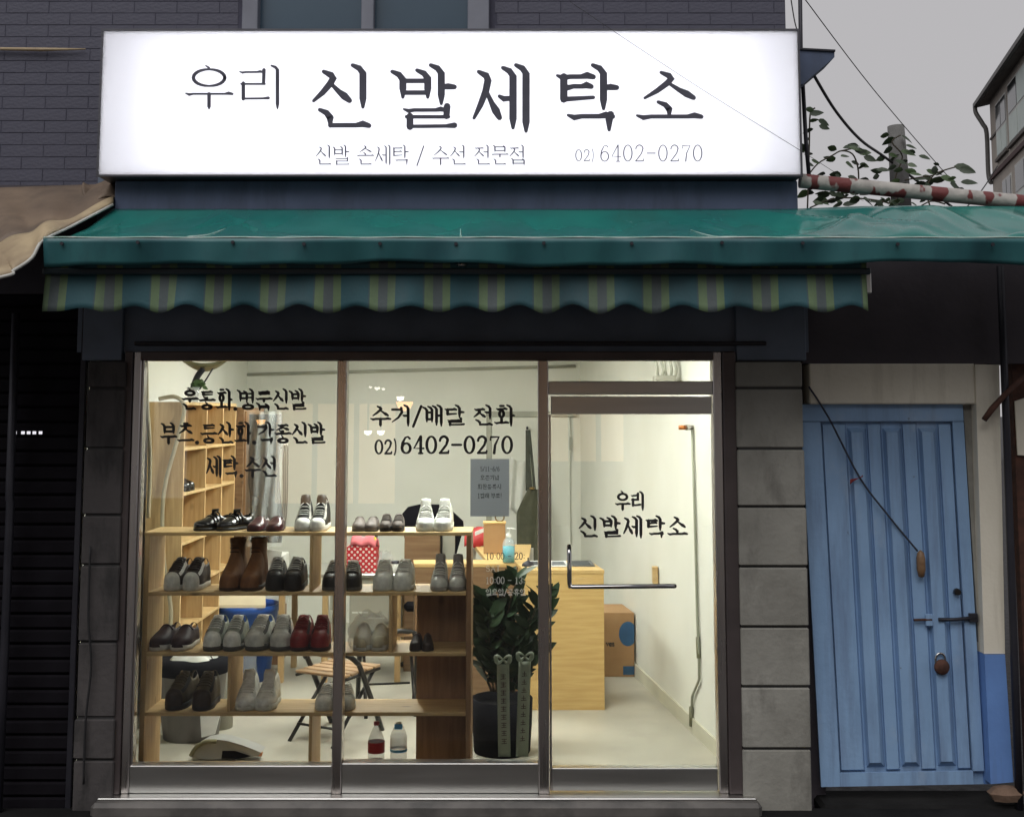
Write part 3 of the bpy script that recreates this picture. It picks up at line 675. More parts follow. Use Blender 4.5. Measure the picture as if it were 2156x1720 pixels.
for txt, bx_ in (('5/11-6/6', (1011, 982, 1052, 992)), ('오픈기념', (1011, 1000, 1051, 1011)), ('회원등록시', (1005, 1019, 1056, 1030)), ('1켤레 무료!', (1005, 1038, 1057, 1049))):
    write(MB(), txt, bx_, .0095, .12, .1).build('printed_line', 'ink_soft', nt_, recalc=False)

# ------------------------------------------------------------------ the lit sign
SY = -.35
sz0, sz1 = P(900, 371, SY).z, P(900, 63.5, SY).z
sg = thing('light_box_sign', 'long white backlit sign with dark Korean lettering above the awning', 'sign', ((SGX0 + SGX1) / 2, 0, sz0))
bx = MB()
bx.box((SGX0, SY + .006, sz0), (SGX0 + .012, -.015, sz1)); bx.box((SGX1 - .012, SY + .006, sz0), (SGX1, -.015, sz1))
bx.box((SGX0 + .0122, SY + .006, sz1 - .012), (SGX1 - .0122, -.015, sz1)); bx.box((SGX0 + .0122, SY + .006, sz0), (SGX1 - .0122, -.015, sz0 + .012))
bx.build('box_frame', 'steel_sign', sg)
B('back_panel', (SGX0 + .013, -.05, sz0 + .013), (SGX1 - .013, -.04, sz1 - .013), 'sign_inside', sg)
MB().add([(SGX0 + .004, SY, sz0 + .004), (SGX1 - .004, SY, sz0 + .004), (SGX1 - .004, SY, sz1 - .004), (SGX0 + .004, SY, sz1 - .004)], [(0, 1, 2, 3)]).build('acrylic_face', 'sign_acrylic', sg)
rim = MB()
for a, b in (((SGX0 - .004, sz0 - .004), (SGX1 + .004, sz0 + .006)), ((SGX0 - .004, sz1 - .006), (SGX1 + .004, sz1 + .004)), ((SGX0 - .004, sz0 + .0062), (SGX0 + .006, sz1 - .0062)), ((SGX1 - .006, sz0 + .0062), (SGX1 + .004, sz1 - .0062))):
    rim.box((a[0], SY - .008, a[1]), (b[0], SY + .004, b[1]))
rim.build('trim', 'steel_sign', sg)
ln = MB()
ln.box((SGX0 + .0125, SY + .012, sz0 + .014), (SGX0 + .0145, -.051, sz1 - .014)); ln.box((SGX1 - .0145, SY + .012, sz0 + .014), (SGX1 - .0125, -.051, sz1 - .014))
ln.box((SGX0 + .015, SY + .012, sz0 + .0125), (SGX1 - .015, -.051, sz0 + .0145)); ln.box((SGX0 + .015, SY + .012, sz1 - .0145), (SGX1 - .015, -.051, sz1 - .0125)); ln.build('inner_lining', 'sign_inside', sg)
for zt in (.13, .38, .62, .87):
    for xa, xb in ((.045, .35), (.352, .648), (.65, .955)):
        MB().tube([(SGX0 + (SGX1 - SGX0) * xa, -.12, sz0 + (sz1 - sz0) * zt), (SGX0 + (SGX1 - SGX0) * xb, -.12, sz0 + (sz1 - sz0) * zt)], .013, 8).build('tube_lamp', 'tube_light', sg)
Yt = SY - .0015
letters('우리', (388, 139, 603, 229), Yt, 'sign_film', sg, .086, .05, track=.06)
for ch_, bx_ in zip('신발세탁소', ((655, 138, 786, 272), (828, 138, 962, 273), (993, 138, 1120, 277), (1168, 138, 1304, 277), (1340, 146, 1478, 268))):
    letters(ch_, bx_, Yt, 'sign_film', sg, .114, .074, squeeze=.98)
letters('신발 손세탁 / 수선 전문점', (663, 306, 1108, 348), Yt, 'sign_film', sg, .075, .055)
letters('02)', (1210, 315, 1253, 340), Yt, 'sign_film', sg, .085, .06); letters('6402-0270', (1261, 305, 1481, 341), Yt, 'sign_film', sg, .07, .05)

# ------------------------------------------------------------------ green tarpaulin, striped awning
_rc = random.Random(4)
CREASE = [(_rc.uniform(-2.4, 1.5), _rc.uniform(-.6, .6), _rc.uniform(.004, .011) * _rc.choice((-1, 1)), _rc.uniform(.02, .06)) for _ in range(26)] + [(_rc.uniform(1.65, 3.4), _rc.uniform(-1.1, 1.1), _rc.uniform(.02, .05) * _rc.choice((-1, 1, 1)), _rc.uniform(.05, .14)) for _ in range(14)]
def fold(x, v):
    a = 0
    for (cx, sl, am, wd) in CREASE:
        d = (x - cx - sl * (v - .5)) / wd
        if abs(d) < 3: a += am * math.exp(-d * d) * (.4 + .6 * v)
    if x > 1.6:
        k = min(1, (x - 1.6) / .25)
        a += k * (.075 * abs(((x * .83 + v * .55) % 1.0) - .5) * 2 + .045 * abs(((x * 1.9 - v * .9 + .3) % 1.0) - .5) * 2 - .06)
    return a + .006 * math.sin(x * 7.3 + v * 3) + .004 * math.sin(x * 15 - v * 6)
TB0, TB1 = P(236, 441, -.26), P(2500, 436, -.26)
TF0, TF1 = P(92, 503, -.94), P(2500, 508, -.94)
ZTF = P(1078, 501, -.94).z; ZTB = P(1078, 441, -.26).z
ZTR = P(2000, 435, -.26).z
def tarp_pt(u, v):
    xb = TB0.x + (TB1.x - TB0.x) * u; xf = TF0.x + (TF1.x - TF0.x) * u; x = xb + (xf - xb) * v
    zb_ = ZTB + (ZTR - ZTB) * min(1, max(0, (x - 1.5) / .4))
    sag = -.035 * math.sin(math.pi * v) * (1 + .3 * math.sin(x * 2.1))
    e = math.sin(math.pi * v) ** .6 if 0 < v < 1 else 0
    return (x, -.26 - .68 * v, zb_ + (ZTF - zb_) * v + sag + fold(x, v) * e)
tp = thing('green_tarpaulin', 'wet green tarpaulin canopy stretched over the pavement', 'canopy', (0, -.5, ZTF))
MB().grid(tarp_pt, 360, 26).build('canopy_sheet', 'tarp', tp, thick=.004)
def flap_pt(u, v):
    x = TF0.x + (TF1.x - TF0.x) * u
    zb2 = P(1078, 553 + 3 * math.sin(x * 2.3) + 3 * math.sin(x * 5.1 + 1) + 1.5 * math.sin(x * 13), -.95).z
    return (x, -.945 + .014 * math.sin(x * 6.1) * v + .03 * v + .010 * math.sin(x * 14 + 1) * v + .006 * math.sin(x * 31)  * v, ZTF - .004 + (zb2 - ZTF) * v)
MB().grid(flap_pt, 200, 6).build('front_flap', 'tarp_flap', tp, thick=.004)
MB().tube([(TF0.x + (TF1.x - TF0.x) * i / 120, -.943, ZTF + .001 + .0015 * math.sin(i * .7)) for i in range(121)], .0042, 6).build('edge_bead_glint', 'tarp_edge', tp)  # edge bead coloured pale to paint in its wet highlight
for (a, b) in (((395, 497), (440, 462)), ((970, 498), (962, 462)), ((1553, 504), (1472, 464))):       # raised welts in the sheet
    pa, pb = P(*a, -.94), P(*b, -.94)
    q = []
    for i in range(9):
        t = i / 8; X = pa.x + (pb.x - pa.x) * t * .92; v = .985 - .50 * t
        u = (X - (TB0.x + (TF0.x - TB0.x) * v)) / ((TB1.x - TB0.x) + ((TF1.x - TF0.x) - (TB1.x - TB0.x)) * v)
        q.append(Vector(tarp_pt(u, v)) + Vector((0, 0, .004)))
    MB().tube(q, [.0055 - .0005 * i for i in range(9)], 6).build('welt', 'tarp_edge', tp)
# eyelets along the flap
for x in (130, 290, 490, 640, 800, 960, 1145, 1330, 1520, 1690, 1890, 2090):
    p = P(x, 513 + random.uniform(-3, 3), -.95)
    MB().tube([p + Vector((0, .004, 0)), p + Vector((0, -.004, 0))], .009, 8).build('eyelet', 'dark_metal', tp)

AY = -.80
aw = thing('striped_awning', 'blue awning with paired green stripes and scalloped valance under the tarpaulin', 'awning', (0, AY, P(900, 600, AY).z))
ax0, ax1 = P(97, 600, AY).x, P(1823, 600, AY).x
zv0, zv1 = P(1000, 577, AY).z, P(1000, 648, AY).z
MB().tube([(ax0, AY + .01, P(1000, 556, AY).z), (ax1, AY + .01, P(1000, 560, AY).z)], .030, 14).build('fabric_roll', 'striped_fabric', aw)
B('front_bar', (ax0 - .01, AY - .03, P(1000, 579, AY).z), (ax1 + .02, AY + .02, P(1000, 566, AY).z), 'awning_bar', aw, .006)
def val_pt(u, v):
    x = ax0 + (ax1 - ax0) * u; ph = (x * STRIPE_K + STRIPE_O) * 2 * math.pi
    sc_ = min(1, u * 14)
    zb3 = zv1 - .010 - (.019 + .005 * math.sin(x * 3.7)) * math.cos(ph - 2 * math.pi * .23 + .25 * math.sin(x * 2.9)) * sc_ - .012 * (1 - sc_)
    return (x, AY - .012 - .02 * v + (.014 * math.sin(ph * .5 + .6 * math.sin(x * 1.7)) + .008 * math.sin(x * 13) + .006 * math.sin(x * 29 + 1)) * v, zv0 + (zb3 - zv0) * v)
MB().grid(val_pt, 300, 6).build('valance', 'striped_fabric', aw, thick=.0025)
MB().grid(lambda u, v: (ax0 + (ax1 - ax0) * u, AY + .02 + (.74) * v, P(1000, 556, AY).z + .02 + .11 * v - .02 * math.sin(math.pi * v)), 60, 8).build('canopy_fabric', 'striped_fabric', aw, thick=.003)
for x in (ax0 + .25, (ax0 + ax1) / 2, ax1 - .3):
    MB().tube([(x, AY, zv0 + .01), (x + .2, AY + .35, zv0 - .02), (x - .05, -.03, zv0 + .02)], .016, 8).build('folding_arm', 'dark_metal', aw)
B('end_bracket', P(1815, 620, AY + .05), P(1834, 566, AY), 'steel_flat', aw, .004)
MB().lathe([(.0, -.012), (.02, -.01), (.026, .0), (.012, .012), (0, .013)], P(972, 557, AY - .03), 10).build('catch', 'steel', aw)

# ------------------------------------------------------------------ left neighbour: tan canopy, shutter, downpipe
tc = thing('tan_canopy', 'old brown and tan tarpaulin canopy with pale hem at the left edge', 'canopy', P(60, 470, -.6))
back = smooth_path([P(240, 388, -.02), P(120, 392, -.02), P(-40, 397, -.02), P(-300, 400, -.02)], 10)
frnt = smooth_path([P(238, 430, -.30), P(150, 476, -.62), P(92, 505, -.90), P(68, 542, -.98), P(30, 568, -1.05), P(0, 583, -1.10), P(-300, 640, -1.3)], 5)
def tc_pt(u, v):
    i = u * (len(frnt) - 1); k = min(int(i), len(frnt) - 2); f = frnt[k].lerp(frnt[k + 1], i - k)
    j = u * (len(back) - 1); k = min(int(j), len(back) - 2); b = back[k].lerp(back[k + 1], j - k)
    p = b.lerp(f, v); p.z += (.02 * math.sin(u * 9 + v * 4) + .012 * math.sin(u * 23)) * math.sin(math.pi * min(v, .98)); return p
MB().grid(lambda u, v: tc_pt(u, v * .72), 40, 12).build('canopy_sheet', 'tan_tarp', tc, thick=.006)
MB().grid(lambda u, v: tc_pt(u, .722 + v * .278) + Vector((0, 0, .012 * math.sin(math.pi * v) + .006)), 40, 6).build('border_band', 'tan_band', tc, thick=.008)
MB().tube([p + Vector((0, -.006, -.004)) for p in frnt], .008, 6).build('hem', 'tarp_hem', tc)
MB().grid(lambda u, v: Vector(P(175 + 70 * u, 384 + 36 * v + 8 * math.sin(u * 6), -.06 - .20 * v)) + Vector((0, -.02 * math.sin(v * 5 + u * 7), 0)), 12, 8).build('crumpled_end', 'tan_tarp', tc, thick=.006)
sh = thing('roller_shutter', 'black roller shutter of the neighbouring shop at the left edge', 'shutter', P(60, 1690, .02))
sx0, sx1 = P(-420, 1200, .02).x, P(160, 1200, .02).x
z = ZG + .02; n = 0; ztop = P(60, 620, .02).z
while z < ztop:
    B('slat', (sx0, .0 + .01 * (n % 2 == 0) * 0, z + .004), (sx1, .03, z + .076), 'shutter', sh, .010); z += .08; n += 1
B('backing', (sx0, .032, ZG), (sx1, .06, ztop), 'shutter', sh)
B('guide_rail', (sx1 + .002, -.03, ZG), (sx1 + .035, .03, ztop), 'dark_metal', sh, .004)
for i, x in enumerate((31, 48, 60, 72, 85)):
    p = P(x, 911, -.004); B('light_slot', p + Vector((-.009, 0, -.008)), p + Vector((.009, .006, .008)), 'slot_light', sh)
MB().tube([P(34, 660, -.10), P(20, 1050, -.10), P(22, 1056, -.10), P(8, 1420, -.10), (P(4, 1500, -.10).x, -.10, ZG)], .024, 8).build('downpipe', 'dark_metal', sh)
B('wall_over_shutter', (sx0, -.01, ztop), (sx1 + .1, .2, 3.3), 'dark_wall', sh)
ch = MB()
for k, (a, b) in enumerate((((196, 1360), (186, 1660)), ((212, 1380), (222, 1830)))):
    pass
MB().tube(smooth_path([P(190, 1150, -.10), P(186, 1300, -.105), P(192, 1400, -.10), P(180, 1520, -.10), P(176, 1650, -.10)], 5), .006, 6).build('hanging_cable', 'wire', sh)

# ------------------------------------------------------------------ right neighbour: blue door, painted wall
nb = thing('painted_doorway', 'cream doorway wall with a blue painted base around the blue metal door', 'wall', P(2080, 1650, .0))
zdt = P(1900, 851, .05).z; zlt = P(1900, 766, .0).z
B('lintel', (P(1703, 800, 0).x, -.01, zdt), (P(2052, 800, 0).x, .25, zlt), 'cream_paint', nb, .006)
def jq(pts, dy, name, m, Y=0): MB().prism([P(x, y, Y) for x, y in pts], (0, dy, 0)).build(name, m, nb)
jq([(2053, 767), (2104, 768), (2116, 1376), (2072, 1376)], .24, 'jamb', 'cream_paint', -.02)
jq([(2073, 1378), (2116, 1378), (2134, 1646), (2086, 1650)], .24, 'jamb_base', 'blue_dado', -.03)
jq([(2028, 853), (2052, 853), (2071, 1376), (2062, 1376)], .03, 'reveal', 'stone', .05)
jq([(2060, 1378), (2072, 1378), (2086, 1650), (2074, 1650)], .03, 'reveal_base', 'blue_dado', .05)
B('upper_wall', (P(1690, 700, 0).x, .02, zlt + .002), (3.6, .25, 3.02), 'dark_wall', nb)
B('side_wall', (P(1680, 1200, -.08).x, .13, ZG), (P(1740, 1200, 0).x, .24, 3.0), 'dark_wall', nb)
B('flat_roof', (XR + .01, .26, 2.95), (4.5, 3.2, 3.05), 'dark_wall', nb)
B('threshold', (P(1726, 1670, 0).x, -.05, ZG), (P(2160, 1670, 0).x, .22, ZG + .07), 'kerb', nb, .02)
MB().lathe([(0, -.05), (.05, -.04), (.07, .0), (.045, .03), (0, .04)], P(2118, 1668, -.04), 7, sx=1.5, sy=.8, smooth=False).build('rubble', 'rubble', nb)
bd = thing('blue_metal_door', 'pale blue ribbed metal door with bolt and hanging padlock', 'door', P(1900, 1655, .05))
DC = [(1692, 853), (2027, 853), (2074, 1650), (1736, 1656)]
def DU(u, v, Y=.05):
    x = (DC[0][0] * (1 - u) + DC[1][0] * u) * (1 - v) + (DC[3][0] * (1 - u) + DC[2][0] * u) * v
    y = (DC[0][1] * (1 - u) + DC[1][1] * u) * (1 - v) + (DC[3][1] * (1 - u) + DC[2][1] * u) * v
    return P(x, y, Y)
MB().prism([DU(0, 0, .07), DU(1, 0, .07), DU(1, 1, .07), DU(0, 1, .07)], (0, .03, 0)).build('door_leaf', 'blue_paint', bd)
def raised(u0, u1, v0, v1, yf, name, yb=.0695, e=.008):
    A = [DU(u0, v0, yb), DU(u1, v0, yb), DU(u1, v1, yb), DU(u0, v1, yb)]; C = [DU(u0 + e, v0 + e * .5, yf), DU(u1 - e, v0 + e * .5, yf), DU(u1 - e, v1 - e * .5, yf), DU(u0 + e, v1 - e * .5, yf)]
    MB().add(A + C, [(4, 5, 6, 7), (0, 1, 5, 4), (1, 2, 6, 5), (2, 3, 7, 6), (3, 0, 4, 7), (0, 3, 2, 1)]).build(name, 'blue_paint', bd)
us = [.105, .262, .388, .482, .608, .707, .833, .925]
for i in range(0, 8, 2): raised(us[i], us[i + 1] - .004, .048, .96, .046, 'pressed_panel')
for i in range(1, 7, 2): raised(us[i] + .006, us[i + 1] - .006, .06, .95, .026, 'pressed_rib', e=.022)
for (u0, u1, v0, v1) in ((-.02, 1.0, -.002, .042), (-.02, .10, .044, 1.0), (.93, 1.0, .044, .965), (.101, .929, .965, 1.0)):
    MB().prism([DU(u0, v0, .036), DU(u1, v0, .036), DU(u1, v1, .036), DU(u0, v1, .036)], (0, .0138, 0)).build('door_frame', 'blue_paint', bd)
MB().tube([DU(.755, .1, .033), DU(.765, .3, .033), DU(.772, .62, .033), DU(.78, .66, .033)], .007, 6).build('lock_rod', 'blue_paint', bd)
p = P(2014, 1245, .036); MB().tube([p, p + Vector((0, -.022, 0))], [.019, .017], 12).build('keyhole', 'black_metal', bd)
MB().tube([P(1976, 1304, .02), P(2010, 1304, .02), P(2056, 1300, .02)], .010, 8).build('bolt', 'dark_metal', bd)
MB().tube([P(1924, 1305, .025), P(1962, 1304, .025)], .007, 8).build('bolt', 'rust', bd)
B('bolt_bracket', P(1950, 1318, .02), P(1962, 1292, .034), 'blue_paint', bd, .003); B('bolt_bracket', P(2042, 1310, .012), P(2056, 1290, .034), 'dark_metal', bd, .003)
pl = thing('padlock', 'round rusty padlock hanging on the blue door', 'padlock', P(1983, 1405, .02))
MB().lathe([(0, -.028), (.030, -.022), (.040, 0), (.030, .022), (0, .028)], (0, 0, 0), 14).build('body_tmp', 'rust') if False else None
pc = P(1983, 1404, .012)
MB(Matrix.Translation(pc) @ Matrix.Rotation(R(90), 4, 'X')).lathe([(0, -.016), (.036, -.014), (.043, 0), (.036, .014), (0, .016)], (0, 0, 0), 16).build('lock_body', 'rust', pl)
MB().tube(smooth_path([P(1970, 1396, .012), P(1970, 1383, .012), P(1977, 1375, .012), P(1987, 1378, .012), P(1991, 1392, .012)], 5), .006, 8).build('shackle', 'chrome', pl)
cd = thing('door_cord', 'dark cord tied across the blue door with a wooden toggle', 'cord', P(1820, 1010, .0))
MB().tube(smooth_path([P(1703, 814, -.03), P(1745, 880, -.01), P(1810, 1005, .01), P(1870, 1085, .01), P(1932, 1160, .015)], 6), .0052, 6).build('rope', 'rope', cd)
MB().lathe([(0, -.075), (.016, -.068), (.024, -.03), (.024, .03), (.018, .06), (.006, .072), (0, .075)], P(1939, 1187, .012), 12).build('toggle', 'dark_ply', cd)
MB().grid(lambda u, v: P(1790 + 26 * u, 1004 + 14 * (1 - u) * (.4 + v) - 4 * v, .0) + Vector((0, .01 * math.sin(u * 6), 0)), 6, 3).build('red_tie', 'red_cloth', cd, thick=.003)
# dark pipe, stick and reddish boards at the right edge
rp_ = thing('drain_pipe', 'dark vertical drain pipe at the right edge beside the cream jamb', 'pipe', P(2125, 1650, -.05))
MB().tube([P(2106, 560, -.06), P(2119, 900, -.06), (P(2136, 1400, -.06)), (P(2144, 1646, -.06).x, -.06, ZG)], .020, 10).build('pipe', 'dark_metal', rp_)
stick = thing('leaning_stick', 'dark stick wedged behind the drain pipe at the right edge', 'stick', P(2075, 885, -.09))
MB().tube([P(2072, 884, -.1), P(2088, 862, -.1), P(2112, 835, -.1), P(2165, 785, -.08)], [.016, .018, .016, .014], 8).build('shaft', 'rust', stick)
sd = thing('rusty_side_panel', 'dark reddish metal panel with a torn white sheet at the right edge', 'panel', P(2150, 1650, .1))
B('panel', (P(2132, 900, .1).x, .08, ZG), (P(2420, 900, .1).x, .14, 2.9), 'rust', sd)
MB().prism([P(2137, 845, .06), P(2175, 832, .06), P(2175, 960, .06), P(2143, 958, .06)], (0, .01, 0)).build('white_sheet', 'cream_paint', sd)

# ------------------------------------------------------------------ above the right roof: pole, hood, post, vines, wires
po = thing('rusty_pole', 'thick white and red flaking painted pole lying above the tarpaulin', 'pole', P(1900, 400, -.25))
pts = [P(1684 + (2400 - 1684) * i / 30, 381 + (432 - 381) * (i / 30) * 1.35, -.22) for i in range(31)]
MB().tube(pts, .040, 14).build('pole_shaft', 'red_white_paint', po)
hd = thing('corner_bracket', 'dark blue folded metal bracket on the building corner beside the sign', 'bracket', P(1700, 170, -.05))
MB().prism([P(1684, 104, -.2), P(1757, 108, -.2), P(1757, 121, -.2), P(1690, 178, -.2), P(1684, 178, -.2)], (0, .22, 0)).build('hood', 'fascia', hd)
MB().prism([P(1683, 101, -.21), P(1759, 105, -.21), P(1759, 109, -.21), P(1683, 104.5, -.21)], (0, .24, 0)).build('hood_top', 'dark_metal', hd)
cpole = thing('corner_post', 'thin dark metal post at the building corner right of the sign', 'post', P(1692, 380, .03))
MB().tube([P(1684, -60, .02), P(1686, 100, .02), P(1697, 300, .02), P(1706, 400, .02)], .012, 8).build('post_shaft', 'dark_metal', cpole)
cpst = thing('concrete_post', 'round grey concrete post wrapped by a vine above the roof', 'post', P(1895, 440, 2.2))
MB().tube([P(1886, 266, 2.2), P(1898, 440, 2.2)], [.062, .075], 16).build('post_shaft', 'concrete_post', cpst)
WIRES = [('thin dark overhead wire running down from the top beside the sign to the vines', [(1688, -10, .3), (1840, 190, 1.5), (1990, 365, 3.0), (2030, 405, 3.4)], .0035),
         ('thick black cable sagging from the corner bracket to the concrete post', [(1714, 160, -.05), (1760, 235, .5), (1812, 295, 1.2), (1868, 335, 2.1), (1990, 425, 2.6), (2090, 500, 2.9)], .010),
         ('thin wire slanting down in front of the white sign', [(1200, 4, -.6), (1290, 65, -.58), (1480, 190, -.5), (1691, 321, -.38), (1760, 365, -.3)], .0013),
         ('short thin wire at the top by the building corner', [(1664, -10, -.02), (1672, 40, -.02), (1678, 64, -.02)], .0035),
         ('faint far wire crossing beside the grey apartment block', [(2000, 470, 20), (2060, 410, 20), (2100, 350, 20)], .014)]
for lb, pts, r in WIRES:
    o = MB().tube(smooth_path([P(*p) for p in pts], 6), r, 6).build('overhead_wire', 'wire'); tag(o, lb, 'wire', 'overhead wires')
leafm = {}
for nm in ('leaf', 'leaf_light', 'plant_leaf'):
    me = bpy.data.meshes.new('leaf'); q = MB()
    prof = [(0, .0), (.15, .30), (.38, .44), (.65, .34), (.86, .16), (1, 0)]
    vs = []; fs = []
    for (t, w) in prof: vs += [(t, -w, .10 * w + .12 * t * t * -1), (t, 0, -.12 * t * t), (t, w, .10 * w - .12 * t * t)]
    for i in range(len(prof) - 1):
        fs += [(3 * i, 3 * i + 1, 3 * i + 4, 3 * i + 3), (3 * i + 1, 3 * i + 2, 3 * i + 5, 3 * i + 4)]
    me.from_pydata(vs, [], fs); me.polygons.foreach_set('use_smooth', [True] * len(fs)); me.materials.append(MAT[nm]); leafm[nm] = me
def leaf(parent, p, size, nm='leaf', droop=None):
    o = bpy.data.objects.new('leaf', leafm[nm]); col.objects.link(o); o.parent = parent; KEEP.append(o)
    o.location = p - ORG[parent.as_pointer()]; o.scale = (size, size * random.uniform(.75, 1.05), size)
    o.rotation_euler = (R(62) + random.uniform(-.5, .5), random.uniform(-.2, .5), random.choice((0, math.pi)) + random.uniform(-.6, .6)); return o
VINES = [('leafy vine climbing beside the right end of the sign', 1.0, [[(1700, 440), (1702, 380), (1704, 300), (1706, 240), (1716, 228)]],
          [(1714, 232, 22), (1704, 241, 26), (1722, 253, 24), (1724, 265, 20), (1713, 272, 22), (1703, 256, 18), (1706, 306, 26), (1700, 312, 26), (1712, 325, 18), (1708, 337, 18), (1700, 345, 16), (1704, 292, 14)]),
         ('leafy branch reaching right over the pole left of the concrete post', 1.4, [[(1700, 372), (1722, 345), (1752, 328), (1772, 318), (1795, 325), (1806, 352), (1808, 380)], [(1772, 318), (1800, 312)]],
          [(1762, 316, 26), (1774, 312, 30), (1786, 310, 26), (1798, 316, 24), (1808, 309, 22), (1806, 322, 24), (1818, 330, 24), (1780, 343, 26), (1792, 340, 20), (1824, 347, 20), (1760, 333, 18), (1752, 334, 16), (1770, 330, 20), (1810, 345, 18),
           (1845, 358, 24), (1858, 362, 24), (1852, 370, 20), (1830, 380, 20), (1718, 370, 20), (1738, 367, 24), (1758, 368, 26), (1772, 370, 24), (1785, 371, 22), (1728, 376, 20)]),
         ('vine wrapped round the concrete post with dark leaves', 2.05, [[(1890, 440), (1884, 380), (1900, 330), (1878, 300), (1896, 285)]],
          [(1872, 285, 24), (1884, 290, 26), (1898, 286, 26), (1880, 312, 24), (1896, 318, 28), (1870, 325, 20), (1906, 306, 22), (1900, 330, 26), (1884, 338, 22), (1918, 320, 20), (1928, 322, 18), (1934, 328, 22), (1912, 338, 18), (1888, 350, 26), (1902, 358, 26), (1910, 346, 18), (1864, 330, 18), (1895, 378, 24)]),
         ('bushy vine with broad leaves on the right above the pole', 1.6, [[(1960, 440), (1950, 400), (1965, 370), (1985, 360), (2012, 352)], [(1965, 370), (1930, 375), (1905, 380)]],
          [(1915, 366, 22), (1930, 362, 24), (1942, 370, 24), (1925, 378, 22), (1950, 358, 22), (1962, 362, 26), (1976, 358, 26), (1988, 362, 26), (2008, 350, 38), (2018, 356, 30), (1980, 372, 28), (1990, 380, 30), (2000, 386, 26), (2022, 384, 30), (2014, 374, 20), (1968, 382, 28), (1950, 386, 24), (1935, 388, 22), (1910, 386, 20), (1978, 348, 16), (2030, 398, 18)]),
         ('low mass of leaves between the pole and the tarpaulin', 1.2, [[(1705, 438), (1760, 418), (1830, 420), (1880, 430)], [(1930, 440), (1960, 424), (1990, 430)]],
          [(1706 + 4.6 * i + random.uniform(-4, 4), 400 + random.uniform(-3, 34), random.uniform(16, 26)) for i in range(44)] + [(1905 + 12 * i, 418 + random.uniform(-4, 10), 18) for i in range(10)])]
for lb, Yv, stems, leaves in VINES:
    v = thing('climbing_vine', lb, 'vine', P(stems[0][0][0], 440, Yv), 'vines above the right roof')
    for s in stems: MB().tube(smooth_path([P(x, y, Yv) for x, y in s], 4), .0055, 6).build('stem', 'stem', v)
    for (x, y, sz) in leaves:
        p = P(x, y, Yv + random.uniform(-.12, .12)); lo = leaf(v, p, sz / 300 * (1 + Yv / 8) * 1.0, 'leaf_light' if random.random() < .3 else 'leaf'); lo.scale.y *= random.uniform(.5, .8)

# far apartment block on the right: a wall that runs towards the viewer
fb = thing('apartment_block', 'grey apartment block with overhanging roof and downpipe in the upper right corner', 'building', (22.6, 48.6, ZG))
ud = Vector((-.215, -.977, 0)).normalized(); nd = Vector((-ud.y, ud.x, 0)) * 1.0
nd = Vector((-.977, .215, 0)); O_far = Vector((23.35, 48.6, 0))
def FB(u, n_, z): return O_far + ud * u + nd * n_ + Vector((0, 0, z))
def fbox(u0, u1, n0, n1, z0, z1, name, m, par):
    return MB().add([FB(u, n_, z) for u in (u0, u1) for n_ in (n0, n1) for z in (z0, z1)], [(0, 1, 3, 2), (4, 6, 7, 5), (0, 4, 5, 1), (2, 3, 7, 6), (0, 2, 6, 4), (1, 5, 7, 3)]).build(name, m, par)
fwall = fbox(0, 16, -9, 0, ZG, 17.15, 'wall', 'far_wall', fb)
ZE = 17.15
MB().add([FB(-.6, .5, ZE - .1), FB(17, .5, ZE - .1), FB(17, .0, ZE + .0), FB(-.6, 0, ZE + .0), FB(-.6, .5, ZE + .22), FB(17, .5, ZE + .22), FB(17, -9, ZE + 2.2), FB(-.6, -9, ZE + 2.2)],
         [(0, 1, 2, 3), (0, 4, 5, 1), (4, 7, 6, 5), (0, 3, 7, 4), (1, 5, 6, 2), (3, 2, 6, 7)]).build('roof', 'far_roof', fb)
fbox(-.7, 17, .505, .66, ZE - .08, ZE + .12, 'gutter', 'gutter', fb)
gp = smooth_path([FB(-.55, .58, ZE - .1), FB(-.5, .55, ZE - .4), FB(-.3, .3, ZE - 1.0), FB(-.22, .15, ZE - 1.5), FB(-.22, .15, ZE - 3.4), FB(-.1, .1, ZE - 3.9), FB(.1, .08, ZE - 4.0)], 4)
MB().tube(gp, .11, 8).build('downpipe', 'gutter', fb)
fbox(0, 16, .002, .12, 13.28, 13.5, 'red_band', 'far_band', fb)
fbox(-.02, 1.5, .002, .06, 15.25, 15.35, 'string_course', 'far_roof', fb)
def fwin(u0, u1, z0, z1, bl=(0, 1)):
    w = fbox(u0, u1, .0021, .05, z0, z1, 'window', 'far_frame', fb)
    um = (u0 + u1) / 2; zm = z0 + (z1 - z0) * .48
    for i, (a, b) in enumerate(((u0 + .12, um - .06), (um + .06, u1 - .12))):
        for j, (c, d) in enumerate(((z0 + .1, zm - .07), (zm + .07, z1 - .1))):
            fbox(a, b, .051, .07, c, d, 'pane', 'far_blind' if j in bl and not (i == 0 and j == 1) else 'far_glass', w)
    fbox(u0 - .1, u1 + .1, .0021, .14, z0 - .16, z0 - .02, 'window_sill', 'far_roof', fb)
fwin(1.5, 3.9, 14.0, 16.6, (0,)); fwin(4.35, 8.1, 14.0, 16.75, (0, 1)); fwin(8.8, 12.5, 14.0, 16.7, (0,))
fwin(2.4, 4.4, 10.6, 12.75, ()); fwin(5.2, 9.0, 10.4, 12.9, (0,))
fbox(4.1, 5.6, .15, .7, 10.3, 11.2, 'air_conditioner', 'far_frame', fb)
